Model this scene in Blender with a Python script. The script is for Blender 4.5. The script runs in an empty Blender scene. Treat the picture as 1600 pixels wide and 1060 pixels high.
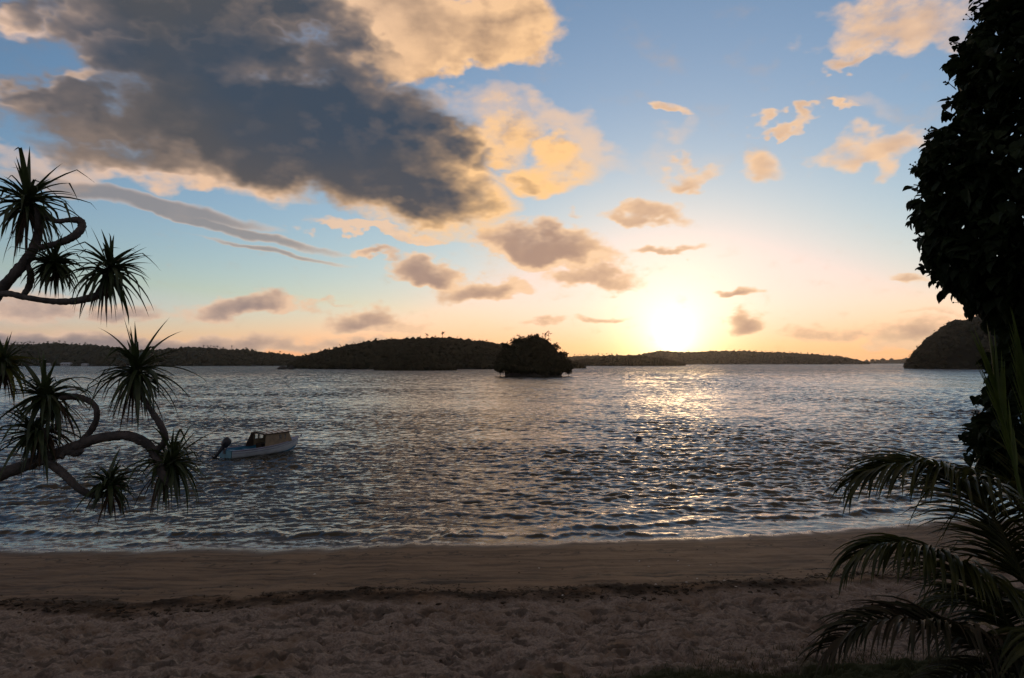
import bpy, bmesh, math, random
import numpy as np
from mathutils import Vector, Matrix, Euler

# ------------------------------------------------------------------ camera
scene = bpy.context.scene
R = math.radians
CAM_H = 6.2                     # eye height above the water, metres
FPX = 1067.0                    # focal length for a 1600 px wide frame (24 mm on 36 mm)
PITCH = math.atan(37.0 / FPX)   # horizon sits a little below the middle
cam_data = bpy.data.cameras.new('camera')
cam_data.sensor_width = 36.0
cam_data.lens = 36.0 * FPX / 1600.0
cam_data.clip_start = 0.1
cam_data.clip_end = 60000.0
camera = bpy.data.objects.new('camera', cam_data)
camera.location = (0, 0, CAM_H)
camera.rotation_euler = (math.pi / 2 + PITCH, 0, 0)
scene.collection.objects.link(camera)
scene.camera = camera
CP, SP = math.cos(PITCH), math.sin(PITCH)

def ray(px, py):
    """world direction seen at a point of a 1600x1060 picture"""
    x = (px - 800.0) / FPX
    y = -(py - 530.0) / FPX
    return Vector((x, CP - y * SP, SP + y * CP))

def at_depth(px, py, Y):
    d = ray(px, py)
    t = Y / d.y
    return Vector((d.x * t, Y, CAM_H + d.z * t))

def at_z(px, py, z=0.0):
    d = ray(px, py)
    t = (z - CAM_H) / d.z
    return Vector((d.x * t, d.y * t, z))

def azel(px, py):
    d = ray(px, py).normalized()
    return math.atan2(d.x, d.y), math.asin(d.z)

# ------------------------------------------------------------------ render and exposure
scene.render.engine = 'CYCLES'
scene.cycles.use_denoising = True
scene.cycles.use_adaptive_sampling = True
scene.cycles.adaptive_threshold = 0.015
scene.cycles.max_bounces = 5
scene.cycles.diffuse_bounces = 2
scene.cycles.glossy_bounces = 3
scene.cycles.transmission_bounces = 3
scene.cycles.volume_bounces = 0
scene.cycles.caustics_reflective = False
scene.cycles.caustics_refractive = False
scene.cycles.sample_clamp_indirect = 4.0
scene.view_settings.view_transform = 'Standard'
scene.view_settings.look = 'None'
scene.view_settings.gamma = 1.0
scene.view_settings.use_curve_mapping = False
scene.view_settings.exposure = 1.14

# ------------------------------------------------------------------ sun and sky
SUN_AZ, SUN_EL = azel(1052, 531)
SUN_DIR = Vector((math.sin(SUN_AZ) * math.cos(SUN_EL), math.cos(SUN_AZ) * math.cos(SUN_EL), math.sin(SUN_EL)))
sun_data = bpy.data.lights.new('sun', 'SUN')
sun_data.energy = 0.03
sun_data.angle = R(8.0)
sun_data.color = (1.0, 0.62, 0.30)
sun = bpy.data.objects.new('sun', sun_data)
sun.rotation_euler = SUN_DIR.to_track_quat('Z', 'Y').to_euler()
sun.location = (60, 200, 90)
scene.collection.objects.link(sun)

world = bpy.data.worlds.new('World')
scene.world = world
world.use_nodes = True
wt = world.node_tree
wt.nodes.clear()
world.cycles.sampling_method = 'MANUAL'
world.cycles.sample_map_resolution = 512

class S:
    """a scalar socket with arithmetic"""
    tree = wt
    def __init__(self, s): self.s = s
    @staticmethod
    def op(kind, *args, clamp=False):
        n = S.tree.nodes.new('ShaderNodeMath'); n.operation = kind; n.use_clamp = clamp
        for i, a in enumerate(args):
            if isinstance(a, S): S.tree.links.new(a.s, n.inputs[i])
            else: n.inputs[i].default_value = float(a)
        return S(n.outputs[0])
    def __add__(self, o): return S.op('ADD', self, o)
    __radd__ = __add__
    def __sub__(self, o): return S.op('SUBTRACT', self, o)
    def __rsub__(self, o): return S.op('SUBTRACT', o, self)
    def __mul__(self, o): return S.op('MULTIPLY', self, o)
    __rmul__ = __mul__
    def __truediv__(self, o): return S.op('DIVIDE', self, o)
    def __pow__(self, o): return S.op('POWER', self, o)
    def max(self, o): return S.op('MAXIMUM', self, o)
    def min(self, o): return S.op('MINIMUM', self, o)
    def clamp(self): return S.op('ADD', self, 0.0, clamp=True)
    def step(self, a, b, c=0.0, d=1.0, kind='SMOOTHSTEP'):
        n = S.tree.nodes.new('ShaderNodeMapRange'); n.interpolation_type = kind; n.clamp = True
        S.tree.links.new(self.s, n.inputs[0])
        for i, v in enumerate((a, b, c, d)): n.inputs[i + 1].default_value = v
        return S(n.outputs[0])

def vmath(kind, *args):
    n = S.tree.nodes.new('ShaderNodeVectorMath'); n.operation = kind
    for i, a in enumerate(args):
        if a is None: continue
        if isinstance(a, (tuple, list, Vector)): n.inputs[i].default_value = tuple(a)
        elif isinstance(a, (int, float)): n.inputs[3].default_value = a
        else: S.tree.links.new(a, n.inputs[i])
    return n.outputs['Value'] if kind in ('DOT_PRODUCT', 'LENGTH') else n.outputs['Vector']

def vnoise(vec, scale, detail, rough=0.55, lac=2.0, color=False, distort=0.0):
    n = S.tree.nodes.new('ShaderNodeTexNoise'); n.noise_dimensions = '3D'
    n.inputs['Scale'].default_value = scale; n.inputs['Detail'].default_value = detail
    n.inputs['Roughness'].default_value = rough; n.inputs['Lacunarity'].default_value = lac
    n.inputs['Distortion'].default_value = distort
    S.tree.links.new(vec, n.inputs['Vector'])
    return n.outputs['Color'] if color else S(n.outputs[0])

def cmix(fac, a, b, kind='MIX'):
    n = S.tree.nodes.new('ShaderNodeMix'); n.data_type = 'RGBA'; n.blend_type = kind
    if isinstance(fac, S): S.tree.links.new(fac.s, n.inputs[0])
    else: n.inputs[0].default_value = fac
    for k, v in ((6, a), (7, b)):
        if isinstance(v, (tuple, list)): n.inputs[k].default_value = (*v[:3], 1.0)
        else: S.tree.links.new(v, n.inputs[k])
    return n.outputs[2]

def combine(x, y, z):
    n = S.tree.nodes.new('ShaderNodeCombineXYZ')
    for i, a in enumerate((x, y, z)):
        if isinstance(a, S): S.tree.links.new(a.s, n.inputs[i])
        else: n.inputs[i].default_value = a
    return n.outputs[0]

def build_sky():
    nt = wt
    tc = nt.nodes.new('ShaderNodeTexCoord')
    d = vmath('NORMALIZE', tc.outputs['Generated'])
    sep = nt.nodes.new('ShaderNodeSeparateXYZ'); nt.links.new(d, sep.inputs[0])
    dx, dy, dz = (S(sep.outputs[i]) for i in range(3))
    az = S.op('ARCTAN2', dx, dy)
    el = S.op('ARCSINE', dz)
    cosun = S(vmath('DOT_PRODUCT', d, tuple(SUN_DIR)))
    ang = S.op('ARCCOSINE', cosun.min(0.99999))            # angle to the sun, radians

    # --- clear sky
    sky = nt.nodes.new('ShaderNodeTexSky'); sky.sky_type = 'NISHITA'
    sky.sun_disc = False
    sky.sun_elevation = SKY_EL; sky.sun_rotation = SUN_AZ
    sky.altitude = 0; sky.air_density = SKY_AIR; sky.dust_density = SKY_DUST; sky.ozone_density = SKY_OZ
    sp = nt.nodes.new('ShaderNodeSeparateXYZ'); nt.links.new(sky.outputs[0], sp.inputs[0])
    # highlight roll-off of the bright low sky, warmer toward the horizon
    low = el.step(0.0, 0.085)
    r = S.op('SMOOTH_MIN', S(sp.outputs[0]) * SKY_GAIN, 1.02, 0.35)
    g = S.op('SMOOTH_MIN', S(sp.outputs[1]) * SKY_GAIN, low * 0.21 + 0.47, 0.35)
    bl = S.op('SMOOTH_MIN', S.op('MAXIMUM', S(sp.outputs[2]) * SKY_GAIN, (low * 0.30 + 0.22) * el.step(0.07, 0.24, 1.0, 0.0)), low * 0.36 + 0.34, 0.30)
    clear = combine(r, g, bl)
    # pale warm air low all round
    q = nt.nodes.new('ShaderNodeVectorMath'); q.operation = 'SCALE'; q.inputs[0].default_value = LOW_AIR
    nt.links.new(S.op('EXPONENT', el.max(0.0) * -7.0).s, q.inputs[3])
    clear = vmath('ADD', clear, q.outputs[0])
    # aureole round the low sun
    for width, col in AUREOLE:
        k = S.op('EXPONENT', ang * (-1.0 / width))
        m = nt.nodes.new('ShaderNodeVectorMath'); m.operation = 'SCALE'
        m.inputs[0].default_value = col; nt.links.new(k.s, m.inputs[3])
        clear = vmath('ADD', clear, m.outputs[0])

    # --- clouds: warped ellipses on the sky, eroded by fractal noise
    dn = vmath('MULTIPLY', d, (1.0, 1.0, 1.7))
    n_big = vnoise(dn, 9.0, 1.0, 0.5, color=True)
    n_fine = vnoise(dn, 30.0, 2.0, 0.6, color=True)
    w1 = vmath('SCALE', vmath('SUBTRACT', n_big, (0.5, 0.5, 0.5)), None, None, 0.16)
    w2 = vmath('SCALE', vmath('SUBTRACT', n_fine, (0.5, 0.5, 0.5)), None, None, 0.075)
    p0 = combine(az, el, 0.0)
    # the warp shrinks toward the horizon, where clouds are far away
    wscale = el.step(0.02, 0.45, 0.22, 1.0, 'LINEAR')
    ws = nt.nodes.new('ShaderNodeVectorMath'); ws.operation = 'SCALE'
    nt.links.new(vmath('ADD', w1, w2), ws.inputs[0]); nt.links.new(wscale.s, ws.inputs[3])
    p = vmath('ADD', vmath('MULTIPLY', vmath('ADD', p0, ws.outputs[0]), (1, 1, 0)), (0, 0, 1))

    def field(blobs, flat=False, p=p):
        acc = None
        for (cx, cy, rx, ry, rot, a) in blobs:
            a0, e0 = azel(cx, cy)
            c, s = math.cos(R(rot)), math.sin(R(rot))
            a1, e1 = azel(cx + rx * c, cy + rx * s)
            ra = math.hypot(a1 - a0, e1 - e0)
            ang_ = math.atan2(e1 - e0, a1 - a0)
            a2, e2 = azel(cx - ry * s, cy + ry * c)
            re = math.hypot(a2 - a0, e2 - e0)
            ca, sa = math.cos(ang_), math.sin(ang_)
            u = S(vmath('DOT_PRODUCT', p, (ca / ra, sa / ra, -(ca * a0 + sa * e0) / ra)))
            v = S(vmath('DOT_PRODUCT', p, (-sa / re, ca / re, (sa * a0 - ca * e0) / re)))
            if flat: v = v.max(v * -1.7)                  # flat base, billowed top
            r2 = S.op('MULTIPLY_ADD', u, u, v * v)
            v = S.op('MULTIPLY_ADD', r2, -a, a)
            acc = v if acc is None else S.op('SMOOTH_MAX', acc, v, 0.12)
        return acc.max(-0.6)

    far = el.step(0.05, 0.30)
    ero_hi = vnoise(dn, 15.0, 6.0, 0.58)                  # fractal edge of near, high clouds
    ero_lo = vnoise(dn, 42.0, 4.0, 0.58)                  # finer for the far, low ones
    e = far * (ero_hi - ero_lo) + ero_lo - 0.5
    toward = vmath('SCALE', vmath('SUBTRACT', tuple(SUN_DIR), d), None, None, 0.05)
    relief = ero_hi - vnoise(vmath('ADD', dn, toward), 15.0, 3.0, 0.55)   # >0 on the side turned to the sun
    nearsun = ang.step(0.05, 0.9, 1.0, 0.0)
    # sky out of view goes on with scattered clouds like those in view
    cover = vnoise(dn, 3.2, 3.0, 0.5)
    out = ang.step(0.95, 1.25, 0.0, 1.0).max(el.step(0.50, 0.62))
    bg = cover.step(0.40, 0.56, 0.0, 1.3) * out * el.step(0.03, 0.2)

    sky_col = clear
    # shade colour of cloud bases: slate high up, warm mauve low and near the sun
    sh_lo = cmix(nearsun, SH_LOW_FAR, SH_LOW_NEAR)
    sh = cmix(el.step(0.06, 0.34), sh_lo, SH_HIGH)
    sh = cmix(el.step(0.48, 0.70).max(ang.step(1.0, 1.4)), sh, SH_OVER)
    lit_n = cmix(nearsun, LIT_FAR, LIT_NEAR)
    lit_g = cmix(nearsun, LIT_FAR, LIT_GOLD)
    def layer(base, F, amp, off, soft, th0, th1, lit_col, bias=0.0, rk=1.5, cn=0.5, amax=1.0, sh=sh, side=None):
        alpha = (F + e * amp - off).step(0.0, soft) * amax
        thick = (F + e * cn).step(th0, th1)
        lit = ((1.0 - thick) * (1.0 + relief * rk) + relief * (0.35 * rk) + bias).clamp()
        if side is not None: lit = (lit * (side * 1.45 + 0.30)).clamp()
        return cmix(alpha, base, cmix(lit, sh, lit_col))
    # the same masses seen one step nearer the sun: their difference marks the lit side
    tos = vmath('NORMALIZE', vmath('SUBTRACT', (SUN_AZ, SUN_EL, 1.0), p))
    ps = vmath('ADD', p, vmath('SCALE', tos, None, None, 0.055))
    Fd = field(DARK)
    sunside = (Fd - field(DARK, False, ps) + e * 0.3).step(-0.25, 0.75)
    tone = vnoise(dn, 3.6, 3.0, 0.5)
    sh_big = cmix(tone.step(0.36, 0.64), cmix(el.step(0.14, 0.34), (0.140, 0.112, 0.098), (0.082, 0.086, 0.098)), cmix(el.step(0.14, 0.34), (0.105, 0.098, 0.104), (0.052, 0.074, 0.108)))
    sh_big = cmix(el.step(0.48, 0.70).max(ang.step(1.0, 1.4)), sh_big, SH_OVER)
    sh_gold = cmix(nearsun, (0.24, 0.19, 0.17), (0.56, 0.33, 0.18))
    sky_col = layer(sky_col, field(VEIL), 1.0, 0.05, 0.9, 0.5, 2.0, lit_n, 0.2, 0.4, amax=0.72)
    # long wind-drawn bands, little warped
    wl = nt.nodes.new('ShaderNodeVectorMath'); wl.operation = 'SCALE'; nt.links.new(ws.outputs[0], wl.inputs[0]); wl.inputs[3].default_value = 0.28
    pl = vmath('ADD', vmath('MULTIPLY', vmath('ADD', p0, wl.outputs[0]), (1, 1, 0)), (0, 0, 1))
    sky_col = layer(sky_col, field(STREAK, False, pl), 0.9, 0.05, 0.7, 0.1, 0.9, lit_n, 0.0, 0.6, 0.4, 0.78, sh=cmix(nearsun, (0.26, 0.22, 0.21), (0.40, 0.30, 0.25)))
    sky_col = layer(sky_col, field(GOLD), 1.7, 0.05, 0.9, 0.4, 2.7, lit_g, 0.10, 2.6, 1.6, sh=sh_gold)
    sky_col = layer(sky_col, field(UNDER, True), 1.5, 0.08, 0.5, 1.0, 3.0, lit_n, 0.0, 0.8, 0.5, 0.85)
    sky_col = layer(sky_col, field(SMALL, True), 1.55, 0.06, 0.75, 0.32, 1.40, lit_n, 0.0, 1.2, 0.6, 0.96, sh=sh_lo)
    sky_col = layer(sky_col, Fd.max(bg), 1.7, 0.06, 1.15, 0.25, 1.7, lit_g, 0.0, 0.8, 0.4, sh=sh_big, side=sunside)

    # below the horizon: dim ground light
    bgn = nt.nodes.new('ShaderNodeBackground'); bgn.inputs[1].default_value = SKY_STRENGTH
    sky_col = vmath('SCALE', sky_col, None, None, 1.0 / SKY_GAIN)
    nt.links.new(sky_col, bgn.inputs[0])
    outn = nt.nodes.new('ShaderNodeOutputWorld'); nt.links.new(bgn.outputs[0], outn.inputs[0])

SKY_STRENGTH = 0.15
SKY_GAIN = 0.15 * 2.0 ** scene.view_settings.exposure
SKY_EL = SUN_EL; SKY_AIR = 1.0; SKY_DUST = 0.3; SKY_OZ = 3.0
LOW_AIR = (0.16, 0.05, 0.0)
AUREOLE = [(0.034, (2.2, 2.0, 1.25)), (0.06, (0.4, 0.34, 0.0)), (0.42, (0.21, 0.20, 0.10))]
LIT_GOLD = (1.14, 0.66, 0.25); LIT_NEAR = (1.02, 0.66, 0.38); LIT_FAR = (0.78, 0.54, 0.40)
SH_OVER = (0.170, 0.128, 0.098); SH_HIGH = (0.064, 0.080, 0.108); SH_LOW_FAR = (0.25, 0.21, 0.22); SH_LOW_NEAR = (0.46, 0.29, 0.21)
DARK = [(450, 195, 330, 135, 6, 2.2), (600, 285, 230, 85, 18, 2.0), (150, 180, 200, 55, 4, 1.5), (330, 20, 330, 85, 0, 1.9),
        (60, -20, 160, 36, 0, 1.2), (260, 250, 240, 48, 8, 1.3), (730, 336, 90, 34, -8, 1.25), (680, 222, 105, 66, 10, 1.6), (545, 110, 110, 70, 20, 1.4),
        (825, 280, 70, 28, -5, 1.1), (290, 95, 200, 75, 0, 1.7)]
GOLD = [(700, 40, 190, 85, 0, 2.0), (590, 45, 130, 75, 20, 1.6), (800, 45, 80, 80, 0, 1.4), (705, 262, 80, 55, 0, 1.0),
        (775, 212, 90, 34, 18, 0.75), (870, 268, 92, 38, 0, 0.95), (135, 122, 62, 24, -15, 0.9), (25, 148, 55, 15, 0, 0.7), (320, 290, 110, 18, 0, 0.8)]
VEIL = [(890, 215, 140, 40, 22, 0.8), (760, 180, 110, 45, 20, 0.6), 
        (110, 262, 140, 26, 0, 0.9), (1040, 255, 85, 45, 0, 0.35), (1075, 215, 36, 36, 60, 0.45), (1350, 175, 55, 28, 0, 0.35), (860, 425, 190, 60, 0, 0.3)]
STREAK = [(330, 352, 260, 10, 13, 1.0), (235, 318, 230, 16, 12, 1.1), (140, 300, 160, 14, 10, 0.9), (430, 394, 140, 5, 11, 0.8)]
SMALL = [(850, 390, 125, 42, 2, 1.5), (668, 436, 72, 32, 2, 1.4), (755, 462, 78, 28, -3, 1.2), (935, 436, 84, 30, 2, 1.0),
         (375, 487, 115, 32, -2, 1.2), (568, 508, 92, 24, -3, 1.1), (1000, 333, 70, 26, 0, 0.95), (1050, 180, 40, 22, 8, 0.8), (1190, 282, 66, 44, 4, 0.75),
         (1345, 258, 92, 42, -8, 0.7), (1390, 45, 180, 75, -4, 0.75), (1345, 88, 64, 24, -8, 0.8), (1212, 209, 52, 14, -4, 0.7), (1306, 184, 38, 13, 0, 0.65),
         (1065, 273, 54, 26, 0, 0.8), (1155, 457, 54, 11, 0, 1.0), (1163, 508, 44, 26, 0, 1.1), (1050, 392, 74, 14, -5, 0.9), (1440, 520, 110, 36, -2, 0.95), (1290, 522, 95, 18, -2, 0.8),
         (1425, 430, 50, 12, 0, 0.8), (195, 492, 90, 24, -2, 1.0), (50, 488, 120, 34, 2, 0.9), (140, 545, 420, 30, 0, 1.5), (560, 541, 200, 18, 0, 0.8), (585, 414, 44, 15, 6, 0.9),
         (890, 341, 24, 12, 0, 0.6), (520, 479, 60, 5, 2, 0.5), (640, 526, 38, 9, 0, 0.6), (940, 500, 62, 10, -8, 0.8), (850, 508, 55, 8, 0, 0.7), (1470, 483, 90, 9, -2, 0.6)]
UNDER = [(865, 402, 130, 34, 2, 1.1), (690, 440, 80, 24, 2, 0.8), (790, 462, 70, 28, 0, 1.0), (400, 490, 120, 22, -2, 0.9), (600, 512, 85, 18, -3, 0.9), (590, 375, 130, 18, 6, 0.9), (1450, 535, 140, 26, 0, 0.9)]
build_sky()

# ------------------------------------------------------------------ helpers
rng = np.random.default_rng(7)
random.seed(7)
COL = scene.collection

def tag(o, label=None, cat=None, group=None, kind=None):
    if label: o['label'] = label
    if cat: o['category'] = cat
    if group: o['group'] = group
    if kind: o['kind'] = kind
    return o

def empty(name, loc=(0, 0, 0)):
    o = bpy.data.objects.new(name, None); o.empty_display_size = 0.2
    o.location = loc; COL.objects.link(o)
    return o

def np_mesh(name, verts, faces, smooth=False):
    """faces: (n,3) or (n,4) integer array, or a list of such arrays"""
    me = bpy.data.meshes.new(name)
    verts = np.asarray(verts, dtype=np.float32)
    if isinstance(faces, np.ndarray): faces = [faces]
    faces = [np.asarray(f, dtype=np.int32) for f in faces if len(f)]
    me.vertices.add(len(verts)); me.vertices.foreach_set('co', verts.ravel())
    loops = np.concatenate([f.ravel() for f in faces])
    tot = np.concatenate([np.full(len(f), f.shape[1], np.int32) for f in faces])
    start = np.concatenate([[0], np.cumsum(tot)[:-1]]).astype(np.int32)
    me.loops.add(len(loops)); me.loops.foreach_set('vertex_index', loops)
    me.polygons.add(len(tot)); me.polygons.foreach_set('loop_start', start)
    try: me.polygons.foreach_set('loop_total', tot)
    except Exception: pass
    me.polygons.foreach_set('use_smooth', np.full(len(tot), bool(smooth)))
    me.update(calc_edges=True)
    return me

def mesh_obj(name, me, mat=None, parent=None, origin=None):
    """link a mesh whose coordinates are in world space; origin moves its pivot"""
    if origin is not None:
        me.transform(Matrix.Translation(-Vector(origin)))
    o = bpy.data.objects.new(name, me)
    if mat: me.materials.append(mat)
    COL.objects.link(o)
    loc = Vector(origin) if origin is not None else Vector((0, 0, 0))
    if parent is not None:
        o.parent = parent
        loc = loc - world_loc(parent)
    o.location = loc
    return o

def world_loc(o):
    l = Vector(o.location)
    while o.parent is not None:
        o = o.parent; l = l + Vector(o.location)
    return l

class MB:
    """collects verts and faces into one mesh"""
    def __init__(s): s.v = []; s.f3 = []; s.f4 = []; s.n = 0
    def add(s, v, f):
        v = np.asarray(v, float); f = np.asarray(f, int)
        if len(f): (s.f3 if f.shape[1] == 3 else s.f4).append(f + s.n)
        s.v.append(v); s.n += len(v)
    def mesh(s, name, smooth=False):
        fs = []
        if s.f3: fs.append(np.concatenate(s.f3))
        if s.f4: fs.append(np.concatenate(s.f4))
        return np_mesh(name, np.concatenate(s.v), fs, smooth)

def grid_faces(nr, nc, closed=False):
    i = np.arange(nr - 1)[:, None] * nc; m = nc if closed else nc - 1
    j = np.arange(m)[None, :]; j2 = (j + 1) % nc
    return np.stack([i + j, i + j2, i + nc + j2, i + nc + j], -1).reshape(-1, 4)

def spline(pts, n):
    """Catmull-Rom through rows of pts"""
    p = np.asarray(pts, float); m = len(p)
    p = np.vstack([2 * p[0] - p[1], p, 2 * p[-1] - p[-2]])
    out = []
    for t in np.linspace(0, m - 1 - 1e-9, n):
        i = int(t); u = t - i
        a, b, c, d = p[i], p[i + 1], p[i + 2], p[i + 3]
        out.append(0.5 * (2 * b + (c - a) * u + (2 * a - 5 * b + 4 * c - d) * u * u + (3 * b - a - 3 * c + d) * u ** 3))
    return np.array(out)

def tube(mb, pts, radii, sides=8, bump=0.0, caps=True):
    p = np.asarray(pts, float); n = len(p)
    t = np.gradient(p, axis=0); t /= np.linalg.norm(t, axis=1)[:, None] + 1e-9
    ref = np.array([0.0, 0.0, 1.0]) if abs(t[0][2]) < 0.9 else np.array([1.0, 0, 0])
    u = np.cross(t[0], ref); u /= np.linalg.norm(u)
    vs = []
    for i in range(n):
        u = u - t[i] * np.dot(u, t[i]); u /= np.linalg.norm(u) + 1e-9
        w = np.cross(t[i], u)
        a = np.linspace(0, 2 * math.pi, sides, endpoint=False)
        r = radii[i] * (1 + bump * (rng.random(sides) - 0.5))
        vs.append(p[i] + (np.cos(a) * r)[:, None] * u + (np.sin(a) * r)[:, None] * w)
    mb.add(np.concatenate(vs), grid_faces(n, sides, True))
    if caps:
        for k, rev in ((0, True), (n - 1, False)):
            c = np.vstack([vs[k], p[k]]); idx = np.arange(sides)
            f = np.stack([idx, (idx + 1) % sides, np.full(sides, sides)], -1)
            mb.add(c, f[:, ::-1] if rev else f)

def box(mb, c, s, rot=None):
    x, y, z = np.array(s) / 2.0
    v = np.array([[-x, -y, -z], [x, -y, -z], [x, y, -z], [-x, y, -z], [-x, -y, z], [x, -y, z], [x, y, z], [-x, y, z]])
    if rot is not None: v = v @ np.array(Euler(rot).to_matrix()).T
    f = [[0, 3, 2, 1], [4, 5, 6, 7], [0, 1, 5, 4], [1, 2, 6, 5], [2, 3, 7, 6], [3, 0, 4, 7]]
    mb.add(v + np.array(c), f)

# tiling fractal noise, sampled bilinearly
_tiles = {}
def tile(seed, beta, n=256):
    key = (seed, beta, n)
    if key not in _tiles:
        r = np.random.default_rng(seed)
        f = np.fft.fft2(r.standard_normal((n, n)))
        k = np.hypot(np.fft.fftfreq(n)[:, None], np.fft.fftfreq(n)[None, :]) * n; k[0, 0] = 1
        f = f / k ** beta; f[0, 0] = 0
        h = np.real(np.fft.ifft2(f)); _tiles[key] = h / h.std()
    return _tiles[key]

def sample(t, x, y, size):
    n = t.shape[0]
    fx = np.asarray(x) / size * n; fy = np.asarray(y) / size * n
    ix = np.floor(fx).astype(int); iy = np.floor(fy).astype(int); u = fx - ix; v = fy - iy
    ix %= n; iy %= n; jx = (ix + 1) % n; jy = (iy + 1) % n
    return (t[ix, iy] * (1 - u) * (1 - v) + t[jx, iy] * u * (1 - v) + t[ix, jy] * (1 - u) * v + t[jx, jy] * u * v)

def material(name, base, rough=0.6, var=0.25, scale=3.0, spec=0.3, transl=0.0, base2=None, detail=4.0, bump=0.0, bump_scale=30.0, coords='Object'):
    """principled surface whose colour drifts with fractal noise"""
    m = bpy.data.materials.new(name); m.use_nodes = True
    nt = m.node_tree; S.tree = nt
    bs = nt.nodes['Principled BSDF']
    tc = nt.nodes.new('ShaderNodeTexCoord')
    if coords == 'World':
        geo = nt.nodes.new('ShaderNodeNewGeometry'); vec = geo.outputs['Position']
    else: vec = tc.outputs[coords]
    n = vnoise(vec, scale, detail, 0.6)
    b2 = base2 if base2 else tuple(min(1.0, c * (1 + var)) for c in base)
    b1 = base if base2 else tuple(c * (1 - var) for c in base)
    col = cmix(n.step(0.3, 0.7), b1, b2)
    nt.links.new(col, bs.inputs['Base Color'])
    bs.inputs['Roughness'].default_value = rough
    bs.inputs['Specular IOR Level'].default_value = spec
    if bump:
        h = vnoise(vec, bump_scale, 5.0, 0.6)
        bn = nt.nodes.new('ShaderNodeBump'); bn.inputs['Strength'].default_value = bump; bn.inputs['Distance'].default_value = 0.02
        nt.links.new(h.s, bn.inputs['Height']); nt.links.new(bn.outputs[0], bs.inputs['Normal'])
    if transl:
        tr = nt.nodes.new('ShaderNodeBsdfTranslucent'); nt.links.new(col, tr.inputs[0])
        mx = nt.nodes.new('ShaderNodeMixShader'); mx.inputs[0].default_value = transl
        nt.links.new(bs.outputs[0], mx.inputs[1]); nt.links.new(tr.outputs[0], mx.inputs[2])
        nt.links.new(mx.outputs[0], nt.nodes['Material Output'].inputs[0])
    S.tree = wt
    return m

# ------------------------------------------------------------------ beach and ground
_sp = [at_z(px, py, 0.0) for px, py in ((-200, 859), (0, 858), (400, 856), (800, 849), (1000, 843), (1200, 832), (1400, 820), (1600, 806), (1800, 792))]
SHX = np.array([p.x for p in _sp]); SHY = np.array([p.y for p in _sp])
def shore_y(x):
    x = np.asarray(x, float)
    y = np.interp(x, SHX, SHY)
    y = np.where(x > SHX[-1], SHY[-1] + 0.45 * (x - SHX[-1]), y)
    y = y + 0.20 * sample(tile(3, 1.2), x, x * 0 + 3.0, 40.0)
    return y

PROF_D = np.array([-400, -60, -25, -8, -3, 0, 2, 5, 7.6, 8.3, 9.0, 11, 13.6, 15.5, 18, 23, 30, 120, 400])
PROF_Z = np.array([-9, -6, -3.0, -0.95, -0.36, 0, 0.25, 0.62, 0.95, 1.05, 1.06, 1.28, 1.62, 2.25, 3.1, 4.5, 5.0, 6.0, 9.0])
def beach_base(x, y):
    d = shore_y(x) - y
    z = np.interp(d, PROF_D, PROF_Z)
    return z, d

def beach_height(x, y):
    z, d = beach_base(x, y)
    dry = np.clip((d - 8.6) / 0.6, 0, 1)
    wet = np.clip(d / 0.8, 0, 1) * (1 - dry)
    z = z + dry * (0.026 * sample(tile(11, 1.3), x, y, 6.0) + 0.016 * sample(tile(12, 1.2), x, y, 2.3))
    z = z + wet * (0.010 * sample(tile(13, 1.5), x * 0.35, y, 5.0) + 0.0035 * sample(tile(14, 1.0), x * 0.5, y, 1.3))
    # low ridge of the tide line
    j = d - 8.35 - 0.18 * sample(tile(15, 1.4), x, y * 0.2, 9.0)
    z = z + 0.05 * np.exp(-(j / 0.35) ** 2) * (1 + 0.4 * sample(tile(16, 1.0), x, y, 2.0))
    return z, d

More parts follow.
